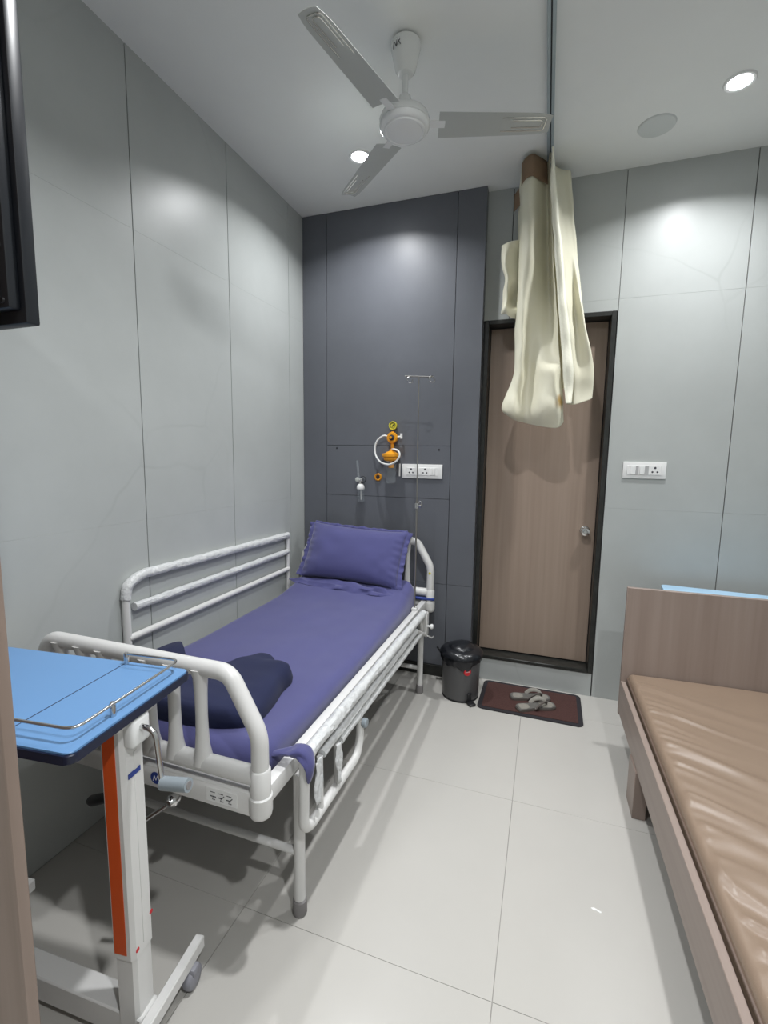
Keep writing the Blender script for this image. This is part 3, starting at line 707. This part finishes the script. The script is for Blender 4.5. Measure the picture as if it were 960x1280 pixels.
for j in range(ny+1):
    row = []
    for i in range(nx+1):
        a = i/nx; b = j/ny
        a = 0.5-0.5*math.cos(PI*a); b = 0.5-0.5*math.cos(PI*b)
        x = x0+(x1-x0)*a; y = y0+(y1-y0)*b
        d = min(x-x0, x1-x, y-y0, y1-y)
        # rounded corner in plan
        cxr = 0.09
        px = max(x0+cxr-x, x-(x1-cxr), 0); py = max(y0+cxr-y, y-(y1-cxr), 0)
        rr = math.hypot(px, py)
        d2 = cxr-rr if (px > 0 or py > 0) else cxr
        if px > 0 and py > 0 and rr > cxr:
            k = cxr/rr
            x += (px-px*k)*(1 if x < x0+cxr else -1); y += (py-py*k)*(1 if y < y0+cxr else -1); d2 = 0
        h = rim(d2, 0.052)
        zt = mtop(x, y); zb = 0.575
        row.append(Vector((x, y, zb+(zt-zb)*h))-MO)
    rows.append(row)
V = grid(bm, rows)
loop = [V[0][i] for i in range(nx+1)]+[V[j][nx] for j in range(1, ny+1)]+[V[ny][i] for i in range(nx-1, -1, -1)]+[V[j][0] for j in range(ny-1, 0, -1)]
prev = loop
for zz, ins in ((0.550, -0.003), (0.535, 0.004), (0.530, 0.02)):
    cur = []
    for v in loop:
        c = v.co; L = math.hypot(c.x, c.y)
        nxx, nyy = (c.x/abs(x1-x0)*2)**5, (c.y/abs(y1-y0)*2)**5
        q = Vector((nxx, nyy, 0)); q = q.normalized() if q.length > 0 else q
        wv = 0.003*noise.noise(Vector((c.x*14, c.y*14, zz*20)))
        base_z = 0
        cur.append(bm.verts.new((c.x-q.x*(ins+wv), c.y-q.y*(ins+wv), zz-MO.z)))
    n = len(loop)
    for i in range(n): bm.faces.new((prev[i], prev[(i+1) % n], cur[(i+1) % n], cur[i]))
    prev = cur
bm.faces.new(prev)
bmesh.ops.remove_doubles(bm, verts=bm.verts[:], dist=0.0004)
obj('fitted_sheet', bm, 'sheet', ME, ang=80)
# knotted sheet corner hanging over the frame
bm = BM(); rows = []
pth = cr([(0.885, -1.925, 0.575), (0.925, -1.925, 0.592), (0.965, -1.918, 0.600), (1.000, -1.912, 0.606), (1.026, -1.915, 0.580), (1.030, -1.918, 0.545), (1.026, -1.918, 0.515)], 22)
for i, p in enumerate(pth):
    t_ = i/21; r_ = 0.009+0.020*math.sin(PI*min(1, t_*1.02))**.8
    r_ *= 0.75 if t_ < .35 else 1.0
    tg = (pth[min(i+1, 21)]-pth[max(i-1, 0)]).normalized(); s_ = Vector((0, 1, 0)); u_ = tg.cross(s_)
    rows.append([p-MO+(s_*math.cos(a)*r_+u_*math.sin(a)*r_*.5)*(1+.28*noise.noise(Vector((a*1.2, i*.35, 2)))+.12*math.sin(a*4+i*.5)) for a in [2*PI*k/20 for k in range(20)]])
V = grid(bm, rows, closeu=True); bm.faces.new(V[0][::-1]); bm.faces.new(V[-1])
o = obj('sheet_corner', bm, 'sheet', ME, ang=60); o['label'] = 'bunched sheet corner hanging over the bed frame'

# pillow
PW, PH, PT = 0.335, 0.185, 0.082
PL = thing('pillow', 'purple-blue pillow with ruffled ends leaning on the bed headboard', 'pillow', (0.480, -0.315, 0.700))
Mp = Matrix.Translation((0, 0.035, 0.150)) @ Matrix.Rotation(math.radians(2.5), 4, 'Y') @ Matrix.Rotation(math.radians(61), 4, 'X')
def psurf(side):
    rows = []
    for j in range(41):
        row = []
        for i in range(71):
            u = -1+2*i/70; v = -1+2*j/40
            e_ = max(0, (1-abs(u)**3.2))*max(0, (1-abs(v)**2.6))
            th = PT*e_**0.55
            xx = u*PW*(1+0.05*abs(v)**3-0.02); yy = v*PH*(1+0.06*abs(u)**4-0.03*(1-u*u))
            wr = 0.007*noise.noise(Vector((u*2.6, v*2.2, 1)))+0.010*noise.noise(Vector((u*7, v*3.5, 5)))*abs(u)**3*(1-v)*.6
            wr += 0.006*math.sin(v*26+u*5)*max(0, abs(u)-.80)/.2*(e_**.2 if e_ > 0 else 0)
            sag = -0.012*(1-u*u)
            row.append(Mp @ Vector((xx, yy, side*(th*(1.0 if side > 0 else .65)+wr*(1 if e_ > 0.02 else 0))+0.0)))
        rows.append(row)
    return rows
bm = BM(); grid(bm, psurf(1)); grid(bm, psurf(-1)); bmesh.ops.remove_doubles(bm, verts=bm.verts[:], dist=0.0012)
obj('pillow_case', bm, 'sheet', PL, ang=80)
for s in (-1, 1):
    rows = []
    for j in range(90):
        v = -1+2*j/89; row = []
        for k in range(5):
            u = k/4
            row.append(Mp @ Vector((s*(PW*(0.965+.045*abs(v)**3)+u*(0.034+.010*noise.noise(Vector((v*5, s*2.0, 0))))), v*PH*1.03, (.012*noise.noise(Vector((v*9, s*3.0, u)))+.0015*math.sin(j*.55+s))*u+.004*(1-u))))
        rows.append(row)
    solid_cloth('ruffle', rows, 'sheet', PL, .002)
rows = []
for j in range(120):
    u = -1+2*j/119
    rows.append([Mp @ Vector((u*PW*1.0, PH*(0.965+.05*abs(u)**4)+k/3*(.018+.008*noise.noise(Vector((u*7, 0, 0)))), .010*noise.noise(Vector((u*11, 3, 0)))*k/3)) for k in range(4)])
solid_cloth('ruffle', rows, 'sheet', PL, .002)
# loose cloth bunched at the pillow's foot on the wall side
rows = []
for i in range(60):
    t_ = i/59; row = []
    c = Vector((-.43+t_*.80, -.062-.050*t_+.01*math.sin(t_*4), -.052+.06*max(0, .22-t_)-0.005*t_))
    for k in range(13):
        a = PI*k/12
        r_ = (.026+.014*math.sin(t_*PI))*(1+.35*noise.noise(Vector((t_*9, k*.6, 3))))*min(1, (1-t_)*7+.05)*min(1, t_*8+.12)
        row.append(c+Vector((0, -math.cos(a)*r_*1.6, math.sin(a)*r_*(.85+.35*math.sin(k*2.2+t_*3)))))
    rows.append(row)
bm = BM(); grid(bm, rows); obj('loose_hem', bm, 'sheet', PL, ang=80)

# folded navy blanket
NB = thing('blanket', 'crumpled dark navy blanket folded at the foot of the bed', 'blanket', (0.45, -1.74, 0.612))
outl = [(0.12, -1.575), (0.155, -1.50), (0.22, -1.545), (0.345, -1.645), (0.42, -1.615), (0.49, -1.590), (0.535, -1.515), (0.575, -1.462), (0.625, -1.475), (0.665, -1.525), (0.745, -1.545), (0.762, -1.575), (0.765, -1.64), (0.79, -1.74), (0.805, -1.86), (0.76, -1.92), (0.64, -1.955), (0.42, -1.965), (0.22, -1.965), (0.13, -1.92), (0.10, -1.75)]
bm = BM(); cx, cy = 0.45, -1.76
O2 = cr([Vector((a, b, 0)) for a, b in outl+[outl[0]]], 97)[:-1]
rows = []
for k, f_ in enumerate([1.0, 1.012, 1.0, .97, .93, .88, .80, .7, .6, .5, .4, .3, .2, .1, 0.02]):
    row = []
    for i, p in enumerate(O2):
        x, y = cx+(p.x-cx)*f_, cy+(p.y-cy)*f_
        hz = [0.004, 0.024, 0.044, 0.058, 0.064, 0.066][k] if k < 6 else 0.067+.003*(1-f_)
        if k >= 3:
            hz += 0.010*noise.noise(Vector((x*7, y*7, 2)))+.010*noise.noise(Vector((x*3+1, y*15, 6)))
            hz += 0.016*math.exp(-((x-.70)/.07)**2-((y+1.60)/.10)**2)+0.014*math.exp(-((x-.22)/.06)**2-((y+1.62)/.08)**2)
        elif k > 0: hz += 0.005*noise.noise(Vector((x*12, y*12, 2)))
        row.append(Vector((x-.45, y+1.74, hz+max(0.0, mtop(x, y)-.612)+(-.006 if k == 0 else 0))))
    rows.append(row)
V = grid(bm, rows, closeu=True); bm.faces.new(V[-1]); bm.faces.new(V[0][::-1])
obj('folded_cloth', bm, 'navy_cloth', NB, ang=80)
# fold line lip on the right corner
rows = []
for i in range(40):
    t_ = i/39; a = Vector((.56, -1.475, 0)).lerp(Vector((.805, -1.87, 0)), t_); row = []
    nrm = Vector((.85, .53, 0))
    for k in range(9):
        an = -PI/2+PI*k/8
        row.append(a+nrm*(.004+.016*math.cos(an))*(1+.2*noise.noise(Vector((t_*6, 0, 3))))+Vector((-.45, 1.74, .028+.020*math.sin(an)+.014*math.exp(-((t_-.35)/.2)**2))))
    rows.append(row)
bm = BM(); grid(bm, rows); obj('folded_edge', bm, 'navy_cloth', NB, ang=80)

# IV pole clamped on the deck frame
IV = thing('iv_pole', 'thin steel drip stand pole with twin hooks rising behind the bed rail', 'iv pole', (0.937, -0.40, 0.50))
bm = BM(); tube(bm, [(0, 0, 0), (0, 0, .74)], 0.0060, seg=12)
obj('lower_pole', bm, 'steel', IV)
obj('upper_pole', tube(BM(), [(0, 0, .70), (-0.004, 0, 1.455)], 0.0034, seg=10), 'steel', IV)
obj('crossbar', tube(BM(), [(-.088, 0.0, 1.462), (.082, 0, 1.450)], 0.0036, seg=8), 'steel', IV)
for x in (-.056, .074):
    obj('hook', tube(BM(), cr([(x, 0, 1.456), (x-.004, -.016, 1.452), (x-.012, -.024, 1.436), (x, -.012, 1.420), (x+.012, .004, 1.426), (x+.010, .012, 1.442)], 22), 0.0032, seg=8), 'chrome', IV)
bm = BM(); lathe(bm, [(0, -.016), (.012, -.016), (.013, 0), (.012, .016), (0, .016)], c=(0, 0, .705), seg=18); tube(bm, [(0, 0, .705), (.026, -.012, .705)], .005, seg=8)
lathe(bm, [(0, 0), (.010, 0), (.012, .008), (0, .010)], M=Matrix.Translation((.022, -.010, .705)) @ Matrix.Rotation(PI/2, 4, 'Y'), seg=14)
tube(bm, cr([(.03, -.01, .705), (.034, -.012, .725), (.022, -.012, .735), (.016, -.012, .722)], 12), .003, seg=8)
obj('clamp', bm, 'chrome', IV)
obj('base_clip', box(BM(), -.016, .016, -.018, .018, .055, .078, .004, 1), 'bed_white', IV)

# ------------------------------------------------------------------ overbed table in front
TR = math.radians(6.6)
TB = thing('overbed_table', 'overbed table with sky-blue top and white column with orange stripe', 'table', (0.735, -2.305, 0), TR)
def L(x, y):   # world -> local of the table
    dx, dy = x-0.735, y+2.305
    return dx*math.cos(TR)+dy*math.sin(TR), -dx*math.sin(TR)+dy*math.cos(TR)
ZT = 0.92
xr_, yn = L(0.823, -2.490); xr2, yf = L(0.775, -2.115)
xr_ = (xr_+xr2)/2
xl_ = xr_-0.80
xl_ = max(xl_, L(0.02, -2.5)[0]+0.03)
obj('edge_band', prism(BM(), rrect(xl_, xr_, yn, yf, 0.018), ZT-0.024, ZT-0.0045, 0.002), 'navy_edge', TB)
tt = obj('table_top', prism(BM(), rrect(xl_+.004, xr_-.004, yn+.004, yf-.004, 0.015), ZT-0.0045, ZT, 0.0012), 'blue_laminate', TB)
sx = L(0.585, -2.15)[0]
obj('seam', box(BM(), sx-.0012, sx+.0012, yn+.006, yf-.006, ZT-.0003, ZT+.0005), 'navy_edge', tt)
gx0, gx1, gy0, gy1 = sx-.0+.004, xr_-.022, yn+.034, yf-.020
obj('guard_rail', tube(BM(), [(gx0-.02-.03, gy0, ZT+.030), (gx1, gy0, ZT+.030), (gx1, gy1+.004, ZT+.030), (gx0, gy1+.004, ZT+.030), (gx0, gy1+.004, ZT+.006)], 0.0035, bend=0.028, seg=10), 'chrome', TB)
for x, y in ((gx0+.002, gy1+.004), (gx1-.004, (gy0+gy1)/2-.06), (gx0-.045, gy0)):
    obj('rail_stud', lathe(BM(), [(0, 0), (.0065, 0), (.0065, .030), (.005, .033), (0, .034)], c=(x, y, ZT), seg=14), 'chrome', TB)
cx0, cx1, cy0, cy1 = -0.030, 0.036, -0.037, 0.034
def rp(x0, x1, y0, y1, z0, z1, c, M=None): return prism(BM(), [(x0+c, y0), (x1-c, y0), (x1, y0+c), (x1, y1-c), (x1-c, y1), (x0+c, y1), (x0, y1-c), (x0, y0+c)], z0, z1, 0, M)
col_ = obj('column', rp(cx0, cx1, cy0, cy1, 0.27, ZT-.024, .009), 'bed_white', TB, ang=25)
obj('lower_column', rp(cx0+.004, cx1-.002, cy0+.004, cy1-.004, 0.05, 0.275, .008), 'bed_white', TB, ang=25)
o = obj('orange_stripe', box(BM(), cx0+.012, cx1-.020, cy0-.0012, cy0+.0005, 0.285, ZT-.026), 'orange_stripe', col_)
obj('side_groove', box(BM(), cx1-.0005, cx1+.0012, -.004, .006, 0.29, ZT-.12, .0005, 1), 'bed_white', col_)
o = obj('blue_label', box(BM(), cx1-.0005, cx1+.0020, -.024, .014, 0.742, 0.754, 0, 2, None), 'decal_blue', col_); o['label'] = 'small blue name strip'
for y, z in ((-.024, .292), (.026, .345)):
    obj('red_dot', lathe(BM(), [(0, 0.0015), (.005, .001), (.006, 0), (0, 0)], M=Matrix.Translation((cx1, y, z)) @ Matrix.Rotation(PI/2, 4, 'Y'), seg=14), 'red_plastic', col_)
# crank
hb = obj('gear_box', box(BM(), cx1-.004, cx1+.026, -.032, .028, 0.822, 0.893, .010, 3), 'fan_white', TB)
obj('crank_arm', tube(BM(), [(cx1+.020, -.004, .868), (cx1+.062, -.004, .862), (cx1+.078, -.008, .742), (cx1+.082, -.008, .735)], 0.0068, bend=0.03, seg=12), 'chrome', TB)
hg = obj('crank_grip', tube(BM(), [(cx1+.080, -.009, .737), (cx1+.150, -.011, .746)], 0.0155, seg=20), 'grip_grey', TB); hg['label'] = 'grey plastic crank grip'
obj('grip_bore', tube(BM(), [(cx1+.1495, -.011, .746), (cx1+.1515, -.011, .7462)], 0.009, seg=14), 'rubber_grey', hg)
obj('underframe', box(BM(), -.30, .045, -.055, .060, ZT-.046, ZT-.024, .004, 1), 'bed_white', TB)
# base: two side bars joined by a deep cross beam, on four casters
xb = 0.045
obj('base_bar', box(BM(), xb-.002, xb+.026, -0.32, 0.190, 0.066, 0.103, .003, 1), 'bed_white', TB)
obj('base_bar', box(BM(), xb-.648, xb-.620, -0.32, 0.225, 0.066, 0.103, .003, 1), 'bed_white', TB)
obj('cross_beam', box(BM(), xb-.622, xb-.002, -0.030, 0.030, 0.030, 0.103, .004, 1, Matrix.Rotation(-TR*.55, 4, 'Z')), 'bed_white', TB)
for x, y in ((xb+.014, .135), (xb+.014, -.285), (xb-.634, .170), (xb-.634, -.285)):
    if True:
        c = obj('caster', lathe(BM(), [(0, -.016), (.020, -.016), (.0285, -.012), (.031, -.005), (.031, .005), (.0285, .012), (.020, .016), (0, .016)], M=Matrix.Translation((x+.006, y, .031)) @ Matrix.Rotation(PI/2, 4, 'Y'), seg=24), 'caster_grey', TB)
        obj('caster_fork', box(BM(), x-.012, x+.024, y-.016, y+.014, .040, .068, .006, 2), 'caster_grey', c)

# second overbed table behind the bench headboard
T2 = thing('overbed_table', 'pale blue table top just showing above the wooden headboard at the right', 'table', (2.53, -0.285, 0), math.radians(-5))
obj('table_top', prism(BM(), rrect(-0.235, 0.42, -0.155, 0.165, .02), .770, .790, .002), 'pale_blue_laminate', T2)
obj('column', box(BM(), .30, .36, -.03, .03, .04, .770, .004, 1), 'bed_white', T2)
obj('base_bar', box(BM(), -.22, .36, -.02, .02, .035, .065, .003, 1), 'bed_white', T2)
obj('base_bar', box(BM(), .315, .345, -.15, .14, .035, .065, .003, 1), 'bed_white', T2)
for x, y in ((.33, -.13), (.33, .12), (-.2, 0)):
    obj('caster', lathe(BM(), [(0, -.010), (.018, -.010), (.018, .010), (0, .010)], M=Matrix.Translation((x, y, .018)) @ Matrix.Rotation(PI/2, 4, 'Y'), seg=16), 'caster_grey', T2)

# ------------------------------------------------------------------ attendant bench
BX = 2.072
AB = thing('attendant_bench', 'low taupe wood-laminate bench bed with plain headboard, at the right', 'bench', (BX, -0.52, 0), math.radians(0.6))
obj('headboard', box(BM(), 0.0, .93, -.018, .006, .19, .862, .0015, 1), 'bench_wood', AB)
wood('bench_wood_along', (0.265, 0.205, 0.175), (0.325, 0.260, 0.225), 0.4, axis=1)
obj('side_rail', box(BM(), 0.0, .024, -2.10, -.018, .205, .372, .002, 1), 'bench_wood_along', AB)
obj('side_rail', box(BM(), .905, .929, -2.10, -.018, .205, .372, .002, 1), 'bench_wood_along', AB)
obj('footboard', box(BM(), 0.0, .93, -2.125, -2.10, .205, .372, .002, 1), 'bench_wood', AB)
obj('base_panel', box(BM(), .024, .905, -2.10, -.018, .300, .318, .001, 1), 'bench_wood_along', AB)
for x in (0.0, .885):
    for y in (-.385, -1.98): obj('leg', box(BM(), x+(-.006 if x == 0 else 0), x+.045, y-.135, y, 0, .206, .002, 1), 'bench_wood', AB)
# bench mattress, brown leathercloth with drag wrinkles
BMt = thing('bench_mattress', 'brown vinyl mattress with drag wrinkles lying on the wooden bench', 'mattress', (BX, -0.52, .318), math.radians(0.6))
mx0, mx1, my0, my1 = .030, .898, -2.095, -.022
nx, ny = 110, 240
bm = BM(); rows = []
RG = []
rnd = random.Random(11)
yy = -.10
while yy > -2.05:
    f_ = min(1, -yy/1.5)
    RG.append((yy, .38+.30*rnd.random()+.05*f_, .10+.30*rnd.random()*rnd.random()+.10*f_, (.0022+.0030*rnd.random())*(1+1.5*f_), .007+.012*f_*(.5+rnd.random()), rnd.random()*6, .012+.03*rnd.random()))
    yy -= .028+.050*rnd.random()+.030*f_*rnd.random()
for y_, k_, l_, am_ in ((-.13, .62, 1.2, .005), (-.60, .72, .8, .008), (-.92, .62, .8, .010), (-1.20, .45, .7, .012), (-1.55, .30, .9, .016), (-1.80, .35, .9, .014)):
    RG.append((y_, k_, l_, am_, .020+.014*(-y_/2), 0, .01))
def wrinkle(x, y):
    u = max(0, x-mx0); h = 0
    for ys, k_, ln, am, wd, ph, u0 in RG:
        yc = ys-k_*u+.20*u*u-.035*math.exp(-u/.030)+.006*math.sin(u*14+ph)
        d = y-yc
        if abs(d) > .12: continue
        w_ = wd*(1+u*1.5)
        a = max(0, min(1, (u-u0*.6)/.022))
        h += am*a*math.exp(-(u/ln)**1.6)*(math.exp(-(d/w_)**2)-.35*math.exp(-((d+w_*2)/w_)**2))
    return h
for j in range(ny+1):
    row = []
    for i in range(nx+1):
        a = i/nx; a = a**1.35
        x = mx0+(mx1-mx0)*a; y = my0+(my1-my0)*j/ny
        d = min(x-mx0, mx1-x, y-my0, my1-y)
        h = rim(d, 0.022)
        z = .070+(.036*h)+wrinkle(x, y)*min(1, d/.03)+.004*math.sin(PI*a)
        row.append(Vector((x, y, z)))
    rows.append(row)
V = grid(bm, rows)
loop = [V[0][i] for i in range(nx+1)]+[V[j][nx] for j in range(1, ny+1)]+[V[ny][i] for i in range(nx-1, -1, -1)]+[V[j][0] for j in range(ny-1, 0, -1)]
cur = [bm.verts.new((v.co.x, v.co.y, .0)) for v in loop]
for i in range(len(loop)): bm.faces.new((loop[i], loop[(i+1) % len(loop)], cur[(i+1) % len(loop)], cur[i]))
bm.faces.new(cur)
obj('vinyl_cover', bm, 'bench_vinyl', BMt, ang=70)
pp = [(x, y, .074) for x, y in rrect(mx0-.002, mx1+.002, my0-.002, my1+.002, .012, 3)]
obj('piping', tube(BM(), pp, .0045, seg=8, closed=True), 'bench_piping', BMt)

PS = tag(obj('paper_scrap', prism(BM(), [(-.016, .004), (-.006, .008), (.017, -.001), (.014, -.006), (.0, -.001), (-.010, -.002)], 0, .0015), 'switch_white'), 'tiny white paper scrap on the open floor between bed and bench', 'scrap')
PS.location = (1.89, -1.531, 0)
# ------------------------------------------------------------------ pedal bin
PB = thing('pedal_bin', 'grey round pedal bin with black lid and red tag beside the door', 'bin', (1.212, -0.262, 0)); PB.scale = (1.1, 1.1, 1.13)
obj('body', lathe(BM(), [(0, .004), (.098, .004), (.102, .012), (.108, .20), (.112, .245), (0.106, .245), (.100, .02), (0, .02)], seg=48, cap=False), 'bin_grey', PB)
lb = BM()
rows = []
for i in range(97):
    a = 2*PI*i/96
    dz = .030+.022*max(0, noise.noise(Vector((math.cos(a)*1.6, math.sin(a)*1.6, 3))))*2
    rows.append([Vector((r*math.cos(a), r*math.sin(a), z)) for r, z in ((.110, .247), (.116, .246), (.1185, .236), (.117+.003*math.sin(a*13), .246-dz*.6), (.115+.003*math.sin(a*17), .246-dz), (.113, .245-dz*.9))])
grid(lb, rows)
o = obj('bin_liner', lb, 'bin_black', PB, ang=80); o['label'] = 'black liner edge folded over the rim'
obj('lid', lathe(BM(), [(0, .302), (.030, .301), (.055, .296), (.070, .286), (.074, .280), (.095, .277), (.112, .268), (.122, .254), (.124, .246), (.120, .243), (.110, .246), (0, .250)], seg=56, cap=False), 'bin_black', PB)
obj('carry_handle', tube(BM(), [(-.123, .01, .225), (-.140, .0, .255), (-.128, -.03, .262)], .006, bend=.01, seg=10), 'rubber_black', PB)
obj('hinge', box(BM(), -.03, .03, .112, .135, .225, .268, .004, 1), 'rubber_black', PB)
bm = BM(); Mt = Matrix.Rotation(math.radians(28), 4, 'Z') @ facing(0, -.1105, .180)
lathe(bm, [(0, .003), (.019, .003), (.021, 0.0), (0, 0)], M=Mt, seg=24)
rt = obj('round_tag', bm, 'red_plastic', PB); rt['label'] = 'round red tag with small white lettering'
bm = BM()
tube(bm, [Mt @ Vector(p) for p in ((-.012, -.002, .0032), (-.006, .003, .0032), (-.003, -.001, .0032), (.003, .004, .0032), (.007, .000, .0032), (.012, .005, .0032))], .0011, seg=5)
obj('tag_lettering', bm, 'switch_white', rt)
Mt = Matrix.Rotation(math.radians(38), 4, 'Z')
obj('pedal', box(BM(), -.020, .020, -.150, -.100, .004, .014, .003, 1, Mt), 'rubber_black', PB)
obj('pedal_strap', box(BM(), -.012, .012, -.112, -.100, .008, .055, .003, 1, Mt), 'rubber_black', PB)
obj('base_ring', lathe(BM(), [(.090, 0), (.103, 0), (.104, .006), (.090, .006)], seg=40), 'rubber_black', PB)

# ------------------------------------------------------------------ door mat and slippers
MR = math.radians(-.5)
DM = thing('door_mat', 'rectangular dark red doormat with black border on the floor by the door', 'doormat', (1.634, -0.209, 0), MR)
obj('mat_border', prism(BM(), rrect(-.298, .298, -.186, .186, .032), 0, .0065, .002), 'mat_border', DM)
pile = obj('mat_pile', prism(BM(), rrect(-.272, .272, -.160, .160, .010), .0060, .0090, .001), 'mat_red', DM)
def slipper(label, loc, rz):
    t = thing('slipper', label, 'slipper', loc, rz, 'slippers on the doormat')
    # sole outline, toe toward +x
    pts = [(-.120, -.018), (-.112, -.033), (-.085, -.038), (-.04, -.033), (0.0, -.030), (.05, -.040), (.085, -.043), (.112, -.033), (.126, -.010), (.124, .015), (.105, .036), (.07, .044), (.02, .038), (-.03, .033), (-.08, .036), (-.108, .031), (-.120, .012)]
    c = [p[:2] for p in cr([Vector((a, b, 0)) for a, b in pts+[pts[0]]], 61)[:-1]]
    obj('sole', prism(BM(), c, 0, .011, .002), 'slipper_strap', t)
    obj('footbed', prism(BM(), [(a*.97, b*.95) for a, b in c], .0105, .0165, .002), 'slipper_sole', t)
    hp = [(-.105, -.008), (-.100, -.026), (-.07, -.031), (-.045, -.020), (-.040, .012), (-.06, .028), (-.095, .026)]
    obj('heel_patch', prism(BM(), hp, .0162, .0175, 0), 'slipper_pale', t)
    tp = [(.035, -.030), (.085, -.036), (.112, -.012), (.108, .018), (.07, .034), (.03, .030)]
    obj('toe_patch', prism(BM(), tp, .0162, .0175, 0), 'slipper_pale', t)
    for s in (-1, 1):
        P = cr([(.072, .002, .016), (.068, .006*s, .034), (.045, .022*s, .044), (.010, .036*s, .036), (-.018, .038*s, .012)], 18)
        obj('strap', tube(BM(), P, .006, rs=[.004, .007, .010, .012, .012, .011], flat=.45 if s else 1, seg=10), 'slipper_pale' if s > 0 else 'slipper_strap', t)
    return t
slipper('grey thong slipper on the doormat, the one further from the door', (1.668, -.285, .0095), math.radians(28))
slipper('grey thong slipper on the doormat, the one nearer the door', (1.632, -.180, .0095), math.radians(14))

# ------------------------------------------------------------------ left foreground: partition panel and television
PT_ = tag(obj('partition_panel', box(BM(), 0.001, .857, -2.622, -2.600, 0.001, 2.35, .002, 1), 'panel_wood'), 'tall brown wood-grain panel whose edge shows at the left border', 'panel')
TV = thing('television', 'black television seen from behind at the upper left, its ribbed back casing and screws showing', 'television', (0.46, -2.52, 1.72))
XT = .822-.46
bm = BM(); box(bm, -XT-.14, XT, .010, .034, -.008, .590, .004, 2); obj('screen_frame', bm, 'tv_black', TV)
obj('screen', box(BM(), -XT-.128, XT-.012, .034, .0355, .010, .578), 'tv_recess', TV)
bm = BM(); box(bm, -XT-.12, XT-.010, -.010, .010, .012, .575, .004, 2)
obj('rear_casing', bm, 'tv_black', TV)
obj('connector_recess', box(BM(), -XT+.02, XT-.026, -.012, -.0095, .020, .115, .001, 1), 'tv_recess', TV)
for z in (.024, .108): obj('screw', lathe(BM(), [(0, .003), (.004, .003), (.0055, 0), (0, 0)], M=facing(XT-.022, -.0105, z), seg=12), 'tv_recess', TV)
for k in range(12): obj('vent_rib', box(BM(), XT-.036, XT-.012, -.0135, -.010, .30+k*.020, .309+k*.020, .001, 1), 'tv_black', TV)
obj('rear_bulge', box(BM(), -XT+.0, XT-.055, -.040, -.009, .14, .50, .012, 2), 'tv_black', TV)
obj('wall_bracket', box(BM(), -.14, .14, -.079, -.038, .22, .42, .004, 1), 'steel', TV)
